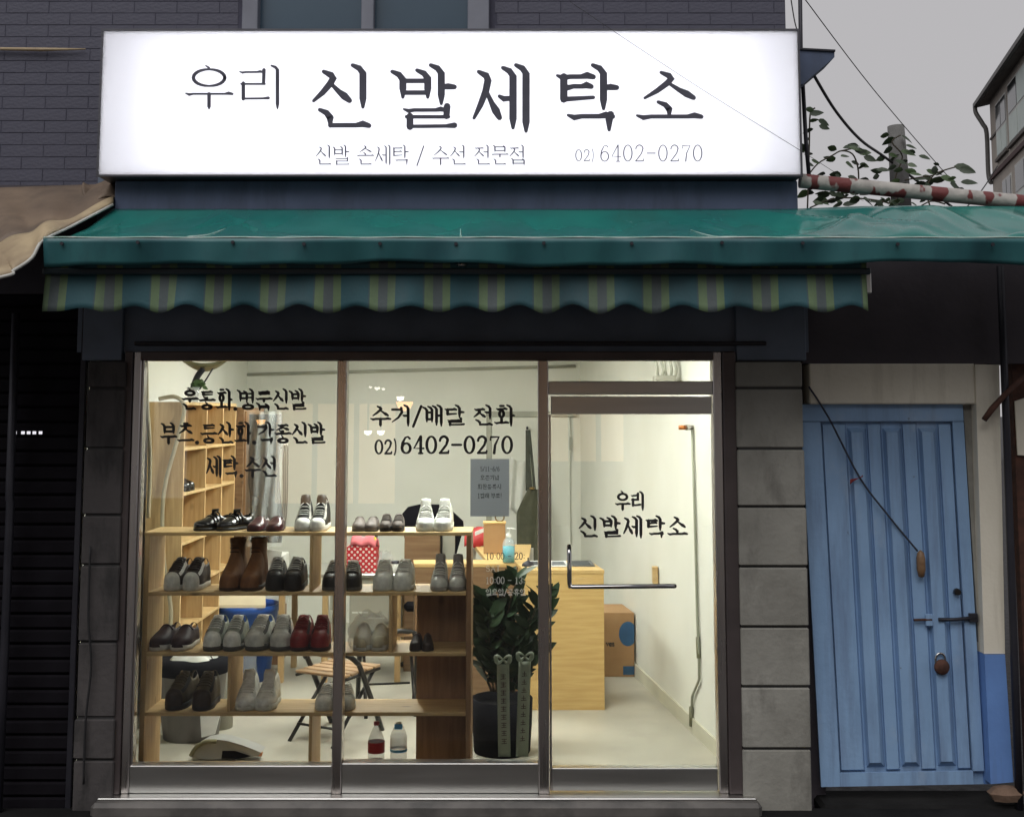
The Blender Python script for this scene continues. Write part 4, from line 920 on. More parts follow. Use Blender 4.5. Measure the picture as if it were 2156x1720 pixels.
# building across the street, behind the viewer: seen only mirrored in the glass and steel
ac = thing('building_across_street', 'dark brown shop building across the street, mirrored in the glass', 'building', (0, -16, ZG))
B('wall', (-14, -18, ZG), (14, -16, 8.5), 'across_wall', ac)
for i in range(7):
    for z0 in (3.6, 6.2):
        B('window', (-12 + i * 3.6, -15.99, z0), (-10.4 + i * 3.6, -15.93, z0 + 1.3), 'window_film', ac)
for xa, xb, za, zb_, m in ((-8.5, -6.2, .4, 2.3, 'shop_glow_white'), (-4.6, -2.2, .3, 2.2, 'shop_glow'), (.6, 2.2, 1.1, 2.5, 'shop_glow'), (4.2, 6.6, .3, 2.4, 'shop_glow_white'), (8.2, 10, .3, 2.3, 'shop_glow')):
    B('shop_window', (xa, -15.98, za), (xb, -15.93, zb_), m, ac)
    for k in range(4): B('window_bar', (xa + (xb - xa) * k / 3 - .05, -15.925, za), (xa + (xb - xa) * k / 3 + .05, -15.90, zb_), 'black_metal', ac)
def mirrored(x, y, Yl):
    r = ray(x, y); t = (D) / r.y; p = Vector((r.x * t, 0, ZC + r.z * t)); t2 = -Yl / r.y
    return Vector((p.x + r.x * t2, Yl, p.z + r.z * t2))
MIR = [(780, 814, .03, 'lamp_white'), (794, 816, .05, 'lamp_white'), (807, 818, .03, 'lamp_white'), (843, 836, .075, 'lamp_white'), (775, 908, .075, 'lamp_white'), (802, 908, .075, 'lamp_white'), (852, 848, .16, 'lamp_warm'), (549, 885, .09, 'lamp_warm')]
for i, (x, y, r, m) in enumerate(MIR):
    p = mirrored(x, y, -15.2)
    MB().lathe([(0, -r), (r * .7, -r * .7), (r, 0), (r * .97, r * .1), (0, r * .12)], p, 14).build('lamp_globe', m, ac)
    MB().tube([p + Vector((0, 0, r * .1)), p + Vector((0, 0, 1.2)), Vector((p.x, -16, p.z + 1.2))], .02, 6).build('lamp_arm', 'black_metal', ac)

# ------------------------------------------------------------------ inside the shop: ceiling lamps
def ceiling_lamp(x, y, lx, ly, label):
    l = thing('ceiling_lamp', label, 'lamp', (x, y, ZCEIL - .06))
    B('housing', (x - lx / 2 - .015, y - ly / 2 - .015, ZCEIL - .05), (x + lx / 2 + .015, y + ly / 2 + .015, ZCEIL - .001), 'ceiling_white', l, .004)
    B('diffuser', (x - lx / 2, y - ly / 2, ZCEIL - .06), (x + lx / 2, y + ly / 2, ZCEIL - .0502), 'led_panel', l)
ceiling_lamp(-1.0, 2.6, .32, 1.2, 'square white ceiling lamp over the middle of the shop')
ceiling_lamp(-.25, .55, 1.4, .26, 'narrow white ceiling lamp just behind the shopfront')

# ------------------------------------------------------------------ the display shelf behind the window
SF, SB = .12, .42                                # front and back depth of the shelf
LV = [1120, 1246, 1373, 1499]                    # picture height of the front top edges
zs = [P(650, y, SF).z for y in LV]
ds = thing('display_shelf', 'pine display shelf full of shoes behind the window', 'shelf', (P(650, 1600, SF).x, SF, 0))
sxl, sxr = P(300, 1300, SF).x, P(992, 1300, SF).x
B('side_panel', (sxl, SF, .03), (sxl + .028, SB, zs[0] - .0202), 'pine_upright', ds, .002)
for z in zs: B('shelf_board', (sxl + (.0285 if z != zs[0] else -.004), SF - .001, z - .02), (sxr - (.029 if z != zs[0] else -.002), SB, z), 'pine', ds, .002)
B('base_board', (sxl + .0285, SF, .0), (sxr - .03, SB, .035), 'pine', ds, .002)
B('side_panel', (sxr - .028, SF, .0), (sxr, SB, zs[0] - .0202), 'brown_ply', ds, .002)
B('back_panel', (P(877, 1400, SB).x, SB + .0005, .0), (sxr, SB + .018, zs[1] - .0), 'brown_ply', ds, .002)
for x, k in ((655, 0), (822, 1), (482, 2), (653, 3)):
    z0 = zs[k + 1] if k < 3 else .035
    xx = P(x, LV[k] + 60, SF).x; B('divider', (xx - .009, SF + .004, z0 + .0003), (xx + .009, SB, zs[k] - .0203), 'pine_upright', ds, .002)

# ------------------------------------------------------------------ shoes
def shoe_colour(name, c, rough=.6, spec=.4, c2=None):
    if name not in MAT: pm(name, c, c2 or tuple(x * .75 for x in c), 30, rough, spec=spec, bump=.15, bscale=90)
    return name
WPROF = [(0, .16), (.02, .40), (.06, .66), (.13, .86), (.22, .97), (.32, 1), (.5, .86), (.68, .76), (.84, .80), (.94, .68), (1, .34)]
HLOW = [(0, .40), (.04, .52), (.12, .58), (.25, .66), (.38, .80), (.50, .95), (.58, 1.0), (.70, .84), (.82, .84), (.92, .94), (1, .90)]
HHIGH = [(0, .26), (.04, .33), (.12, .37), (.25, .44), (.38, .58), (.50, .80), (.60, .92), (.72, .92), (.86, .96), (1, .94)]
def shoe(label, x, yb, k, wpx, hpx, st, cols, yaw=0, Lf=1.0, group='shoes on the display shelf', z=None, Yc=None):
    """one shoe standing on shelf k: x, wpx and hpx in picture units, toe towards the street"""
    zz = zs[k] + .0008 if z is None else z
    Y0 = SF + .015; Yc = (SF + SB) / 2 if Yc is None else Yc
    sc_ = (Yc - .1 + D) * 1.02 / F; w = wpx * sc_ * .5; h = max(hpx * sc_ * .985, .03); L = .275 * Lf
    if Yc == (SF + SB) / 2: Yc = SF + .012 + L / 2 * math.cos(yaw) + w * abs(math.sin(yaw))
    px = P(x, (LV[k] if z is None else 1480) - 5, Yc - L / 2 + .02).x
    M = Matrix.Translation((px, Yc, zz)) @ Matrix.Rotation(yaw, 4, 'Z')
    t_ = thing('boot' if st == 'boot' else 'shoe', label, 'boot' if st == 'boot' else 'shoe', (px, Yc, zz), group)
    up_, so_, to_, la_ = cols; high = st in ('high', 'boot')
    hp = HHIGH if high else HLOW; sole = {'sneaker': .030, 'runner': .034, 'high': .032, 'boot': .026, 'flat': .010, 'derby': .016, 'slip': .028}[st]
    sole = min(sole, h * .34)
    def wd(t): return w * interp(WPROF, t)
    NT = 22
    m = MB(M); ring = []
    ts = [i / NT for i in range(NT + 1)]
    # sole
    out = [(wd(t) * 1.03, -L / 2 + L * t) for t in ts]; loop = [(a, b) for a, b in out] + [(-a, b) for a, b in reversed(out)]
    n = len(loop); vs = [(a * .96, b * .985, 0) for a, b in loop] + [(a, b * 1.005, sole * .35) for a, b in loop] + [(a, b * 1.005, sole * (1 + .25 * max(0, 1 - (b + L / 2) / (L * .15)))) for a, b in loop]
    fs = [(i, (i + 1) % n, n + (i + 1) % n, n + i) for i in range(n)] + [(n + i, n + (i + 1) % n, 2 * n + (i + 1) % n, 2 * n + i) for i in range(n)] + [tuple(range(n)), tuple(range(3 * n - 1, 2 * n - 1, -1))]
    m.add(vs, fs, True).build('sole', so_, t_)
    # upper: arches from toe to heel, open on top behind the instep
    hs_ = .60 if st == 'boot' else 1.0
    NA = 14; e1 = .62; m = MB(M); lin = MB(M); cap = MB(M)
    def arch(t, a, off=0):
        H_ = h * interp(hp, t); zlo = sole * .75; ww = wd(t) * .97 + off
        ca, sa = math.cos(a), math.sin(a)
        xx = ww * math.copysign(abs(ca) ** .75, ca) * (1 - .28 * (sa ** 2) * interp([(0, 0), (.2, .1), (.5, 1), (1, .7)], t)); z_ = zlo + (H_ - zlo + off) * abs(sa) ** e1
        if high and t > .45: xx *= 1 - .12 * sa
        return (xx, -L / 2 + L * t * .99 + (off * -1 if t < .15 else 0), z_)
    grid = [[arch(t, math.pi * j / NA) for j in range(NA + 1)] for t in ts]
    vs = [p for r in grid for p in r]; fs = []; fl_ = []
    for i in range(NT):
        for j in range(NA):
            q = (i * (NA + 1) + j, (i + 1) * (NA + 1) + j, (i + 1) * (NA + 1) + j + 1, i * (NA + 1) + j + 1)
            tm = (i + .5) / NT; am = (j + .5) / NA
            if .56 < tm < .95 and .26 < am < .74 and st != 'boot': continue
            fs.append(q)
    m.add(vs, fs, True); m.add([arch(0, math.pi * j / NA) for j in range(NA + 1)], [tuple(range(NA + 1))], True)
    if st == 'boot':
        sh_ = []
        for zf, rx, ry, yy in ((.30, .80, .26, .18), (.5, .70, .20, .22), (.72, .68, .19, .23), (.92, .70, .20, .23), (1.0, .72, .205, .23), (.99, .60, .17, .23), (.85, .58, .16, .23)):
            for q in range(16):
                a = 2 * math.pi * q / 16; sh_.append((w * rx * math.cos(a), L * (yy + ry * math.sin(a)), h * zf))
        m.add(sh_, [(i * 16 + q, i * 16 + (q + 1) % 16, (i + 1) * 16 + (q + 1) % 16, (i + 1) * 16 + q) for i in range(6) for q in range(16)], True)
    m.build('upper', up_, t_, thick=.003 if st != 'boot' else 0)
    if st != 'boot':
        lin.add([(wd(t) * .8 * s_, -L / 2 + L * t, h * interp(hp, t) * .55) for t in (.5, .6, .7, .8, .9, .97) for s_ in (-1, -.4, .4, 1)], [(i * 4 + j, i * 4 + j + 1, i * 4 + j + 5, i * 4 + j + 4) for i in range(5) for j in range(3)], True).build('insole', 'shoe_lining', t_)
    if to_:
        tt = [i / 60 for i in range(10)]
        g2 = [[arch(t + .001, math.pi * j / NA, .0022) for j in range(NA + 1)] for t in tt]
        cap.add([p for r in g2 for p in r], [(i * (NA + 1) + j, (i + 1) * (NA + 1) + j, (i + 1) * (NA + 1) + j + 1, i * (NA + 1) + j + 1) for i in range(9) for j in range(NA)], True); cap.add(g2[0], [tuple(range(NA + 1))], True); cap.build('toe_cap', to_, t_)
    if st in ('sneaker', 'runner', 'high') and la_:
        for a0, a1 in ((.19, .30), (.70, .81)):
            ey = MB(M); n_ = 8
            ey.add([arch(.18 + .40 * i / n_, math.pi * (a0 + (a1 - a0) * j / 2), .0028) for i in range(n_ + 1) for j in range(3)], [(i * 3 + j, (i + 1) * 3 + j, (i + 1) * 3 + j + 1, i * 3 + j + 1) for i in range(n_) for j in range(2)], True).build('eyestay', so_ if so_ != up_ else (to_ or la_), t_)
        # tongue
        zt0 = h * interp(hp, .36); tg = MB(M); ty = -L / 2 + L * .40; tw = w * .52
        topz = h * (1.0 if not high else 1.02); pr = []
        for i in range(6):
            f = i / 5; pr.append((ty + L * (.02 + .16 * f), zt0 * .92 + (topz - zt0 * .92) * f, tw * (.85 + .18 * f - (.20 if i == 5 else 0))))
        vs = []; 
        for (yy, z_, ww) in pr: vs += [(-ww, yy + .006, z_), (-ww * .5, yy - .004, z_ + .003), (0, yy - .007, z_ + .005), (ww * .5, yy - .004, z_ + .003), (ww, yy + .006, z_)]
        tg.add(vs, [(i * 5 + j, i * 5 + j + 1, i * 5 + j + 6, i * 5 + j + 5) for i in range(5) for j in range(4)], True).build('tongue', up_ if high else la_, t_, thick=.009)
        for q in range(5):
            t = .26 + .055 * q; l_ = MB(M)
            l_.tube([arch(t + .012 * abs(j - 3) / 3, math.pi * (.30 + .40 * j / 6), .006) for j in range(7)], .0034, 5).build('lace', la_, t_)
        bw = MB(M); z_ = h * interp(hp, .52)
        bw.tube([arch(.5, math.pi * .5, .008), arch(.44, math.pi * .36, .014), arch(.40, math.pi * .30, .006)], .0026, 5); bw.tube([arch(.5, math.pi * .5, .008), arch(.44, math.pi * .64, .014), arch(.38, math.pi * .70, .006)], .0026, 5); bw.build('lace_bow', la_, t_)
    if st == 'boot':
        for q in range(6):
            MB(M).tube([(-w * .42, L * (.03 - .0 * q) - .012, h * (.42 + .09 * q)), (0, L * .02 - .018, h * (.43 + .09 * q)), (w * .42, L * .03 - .012, h * (.42 + .09 * q))], .0028, 5).build('lace', la_, t_)
        MB(M).lathe([(w * .74, 0), (w * .78, .012), (w * .74, .026)], (0, L * .23, h * .965), 16, sx=1, sy=L * .21 / (w * .74)).build('cuff', up_, t_)
    if st == 'derby' and la_:
        for q in range(3):
            MB(M).tube([arch(.40 + .09 * q, math.pi * (.06 + .88 * j / 10), .004) for j in range(11)], .0045, 5).build('strap', la_, t_)
        MB(M).tube([arch(.46, math.pi * .5, .004), (0, -L * .02, h * 1.15), (w * .7, L * .02, h * 1.25), (w * .2, L * .05, h * 1.05)], [.006, .012, .004, .008], 6).build('bow', la_, t_)
    if st == 'slip': MB(M).tube([arch(.52, math.pi * (.2 + .6 * j / 8), .002) for j in range(9)], .005, 5).build('collar_band', la_ or up_, t_)
    if st == 'flat': MB(M).tube([arch(.54, math.pi * (.22 + .56 * j / 8), .001) for j in range(9)], .004, 5).build('topline', la_ or up_, t_)
    return t_, M, h, w, L
pm('shoe_lining', (.05, .045, .04), None, 20, .9)
def c_(name, c, rough=.6, spec=.4): return shoe_colour(name, c, rough, spec)
blk = c_('shoe_black', (.012, .012, .013), .5); blkg = c_('shoe_black_gloss', (.010, .009, .009), .14, .7); wht = c_('shoe_white', (.82, .82, .77)); gry = c_('shoe_grey', (.60, .60, .55)); dgr = c_('shoe_dark_grey', (.09, .088, .082))
brn = c_('shoe_brown', (.20, .085, .03), .6); brd = c_('sole_brown', (.05, .025, .012)); dbr = c_('shoe_dark_brown', (.035, .022, .016)); bur = c_('shoe_burgundy', (.060, .016, .020), .3, .6); red = c_('shoe_red', (.22, .014, .016), .4)
plm = c_('shoe_plum', (.035, .014, .018)); mud = c_('shoe_mud', (.10, .078, .042)); tau = c_('shoe_taupe', (.17, .14, .125)); grn = c_('shoe_grey_green', (.36, .39, .33)); pale = c_('shoe_pale', (.66, .67, .62)); bei = c_('shoe_beige', (.55, .50, .34)); swh = c_('sole_white', (.62, .60, .55)); gsil = c_('shoe_silver', (.36, .345, .33), .35)
foamw = c_('lace_white', (.85, .85, .8))
PAIRS = [  # what the pair is, shelf, x of the two shoes, width, height, style, (upper, sole, toe cap, laces), yaw, length
    ('glossy black strapped dress shoe turned sideways on the top shelf', 0, (440, 486), 40, 34, 'derby', (blkg, blk, None, blkg), (-R(42), -R(38)), .9),
    ('small glossy burgundy flat shoe on the top shelf', 0, (538, 575), 36, 27, 'flat', (bur, plm, bur, bur), (-R(6), R(2)), .8),
    ('black high-top sneaker with a white toe on the top shelf', 0, (634, 668), 36, 68, 'high', (blk, swh, wht, gry), (R(3), R(-2)), 1.0),
    ('small taupe shoe with a low rounded toe beside the mullion on the top shelf', 0, (753, 781), 28, 27, 'flat', (tau, dgr, None, tau), (R(2), R(-2)), .72),
    ('small dusty taupe lace shoe in the middle of the top shelf', 0, (811, 837), 25, 31, 'sneaker', (tau, blk, None, tau), (0, 0), .7),
    ('chunky pale grey sneaker at the right of the top shelf', 0, (893, 933), 40, 60, 'high', (gry, pale, pale, wht), (R(4), R(-3)), 1.04),
    ('dark brown sneaker with a grey rubber toe on the second shelf', 1, (365, 403), 39, 60, 'sneaker', (dbr, swh, gry, dbr), (R(-9), R(-5)), 1.0),
    ('tall brown leather boot on the second shelf', 1, (482, 527), 44, 94, 'boot', (brn, brd, brn, brd), (R(-4), R(-6)), 1.0),
    ('black and grey trail runner with a black toe on the second shelf', 1, (575, 616), 41, 61, 'runner', (dgr, blk, blk, gry), (R(3), R(-2)), 1.0),
    ('black sneaker half hidden by the mullion on the second shelf', 1, (697, 737), 40, 54, 'sneaker', (blk, dgr, blk, gry), (R(-3), R(3)), 1.0),
    ('off-white leather sneaker on the second shelf', 1, (804, 848), 43, 56, 'sneaker', (gry, pale, pale, wht), (R(2), R(-3)), 1.0),
    ('silver grey high-top with a tall tongue at the right of the second shelf', 1, (924, 962), 37, 66, 'high', (gsil, gsil, gry, wht), (0, R(1)), 1.0),
    ('plum canvas slip-on with a white sole on the third shelf', 2, (336, 378), 42, 45, 'slip', (plm, swh, None, plm), (R(-12), R(-5)), 1.0),
    ('grey-green running shoe on the third shelf', 2, (446, 488), 41, 62, 'runner', (grn, dgr, wht, foamw), (R(-3), R(-3)), 1.0),
    ('pale grey mesh running shoe on the third shelf', 2, (540, 586), 47, 62, 'runner', (pale, dgr, gry, wht), (R(-8), R(4)), 1.05),
    ('dark red leather shoe on the third shelf', 2, (630, 670), 42, 62, 'sneaker', (red, plm, red, red), (R(-3), R(3)), 1.0),
    ('beige shoe inside a clear plastic bag on the third shelf', 2, (759, 797), 37, 48, 'slip', (bei, gry, None, bei), (R(3), R(-3)), .95),
    ('tiny dark leather baby shoe on the third shelf', 2, (875, 899), 24, 30, 'flat', (dbr, blk, dbr, bur), (R(-5), R(4)), .55),
    ('muddy brown hiking shoe at the left of the fourth shelf', 3, (372, 424), 43, 66, 'runner', (mud, blk, dbr, mud), (R(-14), R(-3)), 1.0),
    ('white leather high-top boot sneaker on the fourth shelf', 3, (513, 556), 44, 68, 'high', (wht, pale, None, foamw), (R(2), R(-2)), 1.0),
    ('grey canvas low sneaker beside the mullion on the fourth shelf', 3, (683, 722), 40, 42, 'sneaker', (gry, pale, pale, wht), (R(-4), R(6)), .95)]
for lb, k, xs, wp, hpx, st, cols, yw, lf in PAIRS:
    for i, x in enumerate(xs):
        shoe(('left ' if i == 0 else 'right ') + lb, x, LV[k], k, wp, hpx, st, cols, yw[i], lf)
# the bag over the beige pair
bgc = P(778, 1368, .27)
bagm = MB()
def bag_pt(u, v):
    a = 2 * math.pi * u; r = interp([(0, .115), (.25, .118), (.6, .112), (.85, .085), (.95, .05), (1, .065)], v); wob = 1 + .07 * math.sin(a * 5 + v * 9) + .05 * math.sin(a * 11 - v * 5)
    return (bgc.x + r * wob * math.cos(a), .275 + r * 1.15 * wob * math.sin(a), zs[2] + .002 + .185 * v + .012 * math.sin(a * 4) * v)
tag(bagm.grid(bag_pt, 40, 14).build('plastic_bag', 'clear_plastic'), 'clear crumpled plastic bag tied round the beige pair of shoes', 'bag')
# bottles on the base board
def bottle(label, x, yb, hpx, r, Y, prof_name, parts, z=.0355):
    base = Vector((P(x, yb, Y).x, Y, z)); h = hpx * (Y + D) * 1.03 / F
    b = thing('bottle', label, 'bottle', base)
    for nm, m, pr in parts: MB().lathe([(a * r, c * h) for a, c in pr], base, 18).build(nm, m, b)
    return b
bottle('plastic bottle with a red label and a little cola left', 792, 1592, 92, .047, .26, '', [
    ('body', 'clear_pet', [(0, 0), (.9, .0), (1, .04), (1, .5), (1.0, .6), (.8, .72), (.45, .85), (.30, .9), (.3, .95)]), ('label', 'label_red', [(1.015, .37), (1.02, .38), (1.02, .58), (1.015, .59)]),
    ('contents', 'cola', [(0, .012), (.88, .012), (.95, .05), (.95, .2), (0, .2)]), ('cap', 'label_red', [(.33, .93), (.34, .94), (.34, 1.0), (0, 1.0)])])
bottle('clear water bottle with a pale blue label', 839, 1592, 90, .047, .26, '', [
    ('body', 'clear_pet', [(0, 0), (.9, .0), (1, .03), (.96, .1), (1, .14), (.96, .2), (1, .26), (1, .42), (1, .62), (.92, .78), (.6, .9), (.32, .95), (.32, .97)]), ('label', 'clear_plastic', [(1.015, .42), (1.02, .43), (1.02, .72), (1.015, .73)]),
    ('label_band', 'label_blue', [(1.03, .40), (1.035, .405), (1.035, .45), (1.03, .455)]), ('cap', 'foam', [(.35, .95), (.36, .96), (.36, 1.0), (0, 1.0)])])
B('label_mark', (P(830, 1530, .2).x, .2105, P(830, 1536, .2).z), (P(847, 1530, .2).x, .212, P(830, 1525, .2).z), 'label_blue', [o for o in KEEP if o.name.startswith('bottle')][-1])

# ------------------------------------------------------------------ shoe cubby on the left
CY0, cells = 1.40, [.56, .47, .40]
cxr = P(388, 1000, CY0).x; cxl = P(311, 1000, CY0).x; czt = P(388, 846, CY0).z
cb = thing('shoe_cubby', 'tall open pine cubby against the left wall', 'shelf', ((cxl + cxr) / 2, CY0, 0))
B('end_panel', (cxl, CY0 - .022, 0), (cxr, CY0, czt), 'pine_upright', cb, .002)
B('back_board', (cxl, CY0 + .0005, 0), (cxl + .012, CY0 + sum(cells), czt - .022), 'brown_ply', cb)
y = CY0; czs = [P(388, q, CY0).z for q in (943, 1038, 1143, 1243, 1330, 1430, 1530)]
B('top_board', (cxl, CY0 + .0005, czt - .022), (cxr, CY0 + sum(cells), czt), 'pine', cb, .002)
for i, c in enumerate(cells):
    for j, z in enumerate(czs): B('shelf_board', (cxl + .0125, y + .0006, z - .02), (cxr - .001, y + c - .0206, z), 'pine', cb, .002)
    y += c
    B('divider', (cxl + .0125, y - .02, 0), (cxr, y, czt - .0225), 'pine_upright', cb, .002)
cub2 = thing('dark_cabinet', 'brown board cabinet standing behind the pine cubby', 'cabinet', (cxr, y + .3, 0))
B('case', (cxl, y + .01, 0), (cxr + .06, y + .75, czt - .03), 'dark_ply', cub2, .004); B('door_panel', (cxr + .0602, y + .03, .08), (cxr + .075, y + .73, czt - .06), 'brown_ply', cub2, .003)
sp = Vector((cxr - .09, CY0 + .28, czs[1] + .001))
for nm, off, lb in (('a', -.05, 'glossy black shoe in the left cubby, the nearer one'), ('b', .06, 'glossy black shoe in the left cubby, the farther one')):
    shoe(lb, 0, 0, 0, 36, 32, 'derby', (blkg, blk, None, None), R(70), .9, 'shoes in the cubby', z=czs[1] + .001, Yc=CY0 + .26 + off)[0].location.x = cxr - .13
# white hose lying over the cubby and hanging down its end panel
ho = thing('cable_hose', 'pale ribbed hose hanging down the end of the cubby', 'hose', P(350, 850, CY0 - .06))
MB().tube(smooth_path([P(335, 840, CY0 - .04), P(370, 836, CY0 - .05), P(388, 860, CY0 - .05), P(372, 930, CY0 - .05), P(350, 1010, CY0 - .05), P(342, 1080, CY0 - .05), P(345, 1180, CY0 - .05), P(360, 1300, CY0 - .05), P(340, 1420, CY0 - .05), P(345, 1520, CY0 - .05)], 8), .014, 8).build('hose_run', 'hose', ho)
MB().tube(smooth_path([P(308, 766, .25), P(310, 850, .25), P(316, 960, .25), P(312, 1090, .25)], 6), .012, 8).build('hose_run', 'hose', ho)
# lamp-like olive basin with plant on top of the cubby
ob = thing('hanging_fitting', 'olive curved fitting on dark rods above the cubby at the top of the left pane', 'fitting', P(430, 770, 1.6))
MB().grid(lambda u, v: P(385 + 92 * u, 758 + 22 * math.sin(math.pi * u) * (.45 + .55 * v), 1.6 + .10 * v), 16, 5).build('shade', 'olive', ob, thick=.02)
MB().tube(smooth_path([P(428, 776, 1.62), P(414, 796, 1.62), P(404, 826, 1.62)], 5), [.018] + [.022] * 8 + [.014] * 2, 8).build('arm', 'dark_metal', ob)
MB().tube([P(448, 776, 1.62), P(436, 796, 1.62), P(420, 820, 1.62)], .006, 6).build('rod', 'dark_metal', ob)
pp = thing('small_potted_plant', 'little green plant in a glass cup on top of the cubby', 'plant', P(410, 846, CY0 + .15))
pb = Vector((P(406, 846, CY0 + .15).x, CY0 + .15, czt + .001))
MB().lathe([(0, 0), (.035, 0), (.045, .10), (.041, .10), (.033, .012), (0, .012)], pb, 16).build('cup', 'clear_pet', pp)
for i in range(14):
    leaf(pp, pb + Vector((random.uniform(-.01, .06), random.uniform(-.03, .03), .10 + random.uniform(0, .05))), .045, 'leaf_light')
# clothes in clear plastic, hangers
gb = thing('garment_in_plastic', 'dark coat hanging in clear plastic left of the back wall', 'garment', P(557, 1140, 3.0))
MB().grid(lambda u, v: P(528 + 60 * u + 3 * math.sin(v * 9), 872 + 270 * v, 3.0 - .05 * math.sin(math.pi * u) - .02 * math.sin(u * 17 + v * 3)), 24, 16).build('coat', 'garment', gb, thick=.05)
MB().grid(lambda u, v: P(516 + 78 * u + 2 * math.sin(v * 11 + u * 5), 866 + 284 * v, 2.9 - .08 * math.sin(math.pi * u) - .02 * math.sin(u * 21 + v * 6)), 30, 18).build('plastic_cover', 'clear_plastic', gb)
MB().tube([P(557, 872, 2.98), P(557, 858, 2.98), P(565, 850, 2.98)], .005, 6).build('hanger_hook', 'steel', gb)
hg = thing('wire_hangers', 'bundle of bent wire hangers hanging beside the plastic-covered coat', 'hangers', P(598, 1000, 3.2))
for i in range(3): MB().tube(smooth_path([P(588 + 5 * i, 945, 3.2), P(592 + 5 * i, 935, 3.2), P(596 + 5 * i, 950, 3.2), P(597 + 4 * i, 1050, 3.2), P(592 + 4 * i, 1108, 3.2), P(588 + 4 * i, 1090, 3.2)], 4), .006, 6).build('hanger', 'steel', hg)

# ------------------------------------------------------------------ counters and the things on them
SK = math.atan(-dxy)                                    # the right-hand wall and counter stand slightly askew
def counter_box(name, label, px0, px1, ytop, depth, zt, mat, boards=True):
    a = PZ(px0, ytop, zt); b = PZ(px1, ytop, zt); t_ = thing(name, label, 'counter', (a.x, a.y, 0))
    bk = Vector((-math.sin(SK), math.cos(SK), 0)) * depth
    MB().prism([(a.x, a.y, .0), (b.x, b.y, .0), (b.x, b.y, zt - .0225), (a.x, a.y, zt - .0225)], (0, .02, 0)).build('front_panel', mat, t_)
    MB().prism([(a.x - .004, a.y - .004, zt - .022), (b.x + .004, b.y - .004, zt - .022), (b.x + .004, b.y - .004, zt), (a.x - .004, a.y - .004, zt)], bk).build('counter_top', 'pine_counter', t_)
    for q in (a, b):
        s = .0205 if q is a else -.0205
        MB().prism([(q.x, q.y + .0202, 0), (q.x + s, q.y + .0202, 0), (q.x + s, q.y + .0202, zt - .0225), (q.x, q.y + .0202, zt - .0225)], bk * .95).build('side_panel', mat, t_)
    return t_, a, b, bk
cz = .94
ct, ca, cbp, cbk = counter_box('counter', 'yellow pine counter with knots and leaflets on top near the door', 1104, 1271, 1200, .52, cz, 'pine_front')
dk, da, db, dbk = counter_box('desk_front', 'brown board counter front behind the potted plant', 874, 1106, 1187, .25, cz - .005, 'dark_ply')
for k, (xa, ya, xb, yb, lb, m) in enumerate(((1112, 1181, 1150, 1192, 'grey printed leaflet on the counter next to the mullion', 'paper_white'), (1156, 1181, 1196, 1193, 'white folded leaflet in the middle of the counter', 'paper_white'), (1196, 1181, 1250, 1192, 'dark printed leaflet at the right end of the counter', 'paper_grey'))):
    q = [PZ(xa, yb, cz + .003), PZ(xb + 3, yb, cz + .003), PZ(xb - 6, ya, cz + .003), PZ(xa + 1, ya, cz + .003)]
    lf = thing('leaflet', lb, 'leaflet', q[0], 'leaflets on the counter')
    MB().prism(q, (0, 0, .003 + .001 * k)).build('sheet', m, lf)
    ctr = (q[0] + q[1] + q[2] + q[3]) / 4
    MB().add([ctr + (p - ctr) * .72 + Vector((0, 0, .0045 + .001 * k)) for p in q], [(0, 1, 2, 3)]).build('printed_block', 'ink_soft' if k != 1 else 'paper_grey', lf)
bell = thing('service_bell', 'small dark bell on the counter left of the leaflets', 'bell', PZ(1112, 1190, cz + .001))
bp_ = PZ(1112, 1191, cz + .001); MB().lathe([(.045, 0), (.046, .008), (.036, .022), (.012, .034), (.004, .04), (.006, .055), (0, .058)], bp_, 16).build('dome', 'dark_metal', bell)
sn = thing('sanitizer_bottle', 'pump bottle of blue gel standing on the brown counter', 'bottle', (P(1071, 1185, da.y + .06).x, da.y + .06, cz))
sb = Vector((P(1071, 1185, da.y + .06).x, da.y + .06, cz - .004)); r_ = .046
MB().lathe([(0, 0), (r_, .004), (r_, .13), (r_ * .8, .165), (.016, .18), (.016, .19)], sb, 18).build('body', 'clear_pet', sn)
MB().lathe([(0, .003), (r_ * .93, .006), (r_ * .93, .12), (0, .12)], sb, 18).build('gel', 'gel_blue', sn)
MB().lathe([(.018, .185), (.019, .205), (.008, .21), (.006, .235), (.014, .238), (.014, .25), (0, .252)], sb, 12).build('pump', 'foam', sn)
MB().tube([sb + Vector((0, 0, .245)), sb + Vector((.045, -.01, .243)), sb + Vector((.055, -.01, .235))], .006, 6).build('nozzle', 'foam', sn)
# wooden desk behind, with a red cloth, small wooden box and keyboard
dt = thing('wooden_desk', 'yellow wooden desk behind the brown counter', 'desk', PZ(1040, 1180, .90))
zt2 = .93; q = [PZ(1031, 1186, zt2), PZ(1112, 1186, zt2), PZ(1118, 1146, zt2), PZ(997, 1146, zt2)]
MB().prism(q, (0, 0, -.03)).build('desk_top', 'pine_counter', dt)
for p in q: B('leg', (p.x - .02, p.y - .02, 0), (p.x + .02, p.y + .02, zt2 - .031), 'foam', dt, .003)
def at(x, y, z): return PZ(x, y, z)
wbx = at(1041, 1166, zt2 + .001); w = .16
wb = thing('wooden_box', 'small upright wooden box on the desk behind the gel bottle', 'box', wbx)
B('case', (wbx.x - .085, wbx.y, zt2 + .001), (wbx.x + .085, wbx.y + .12, zt2 + .23), 'cardboard', wb, .004); B('lid', (wbx.x - .09, wbx.y - .005, zt2 + .2302), (wbx.x + .09, wbx.y + .125, zt2 + .245), 'pine_counter', wb, .003)
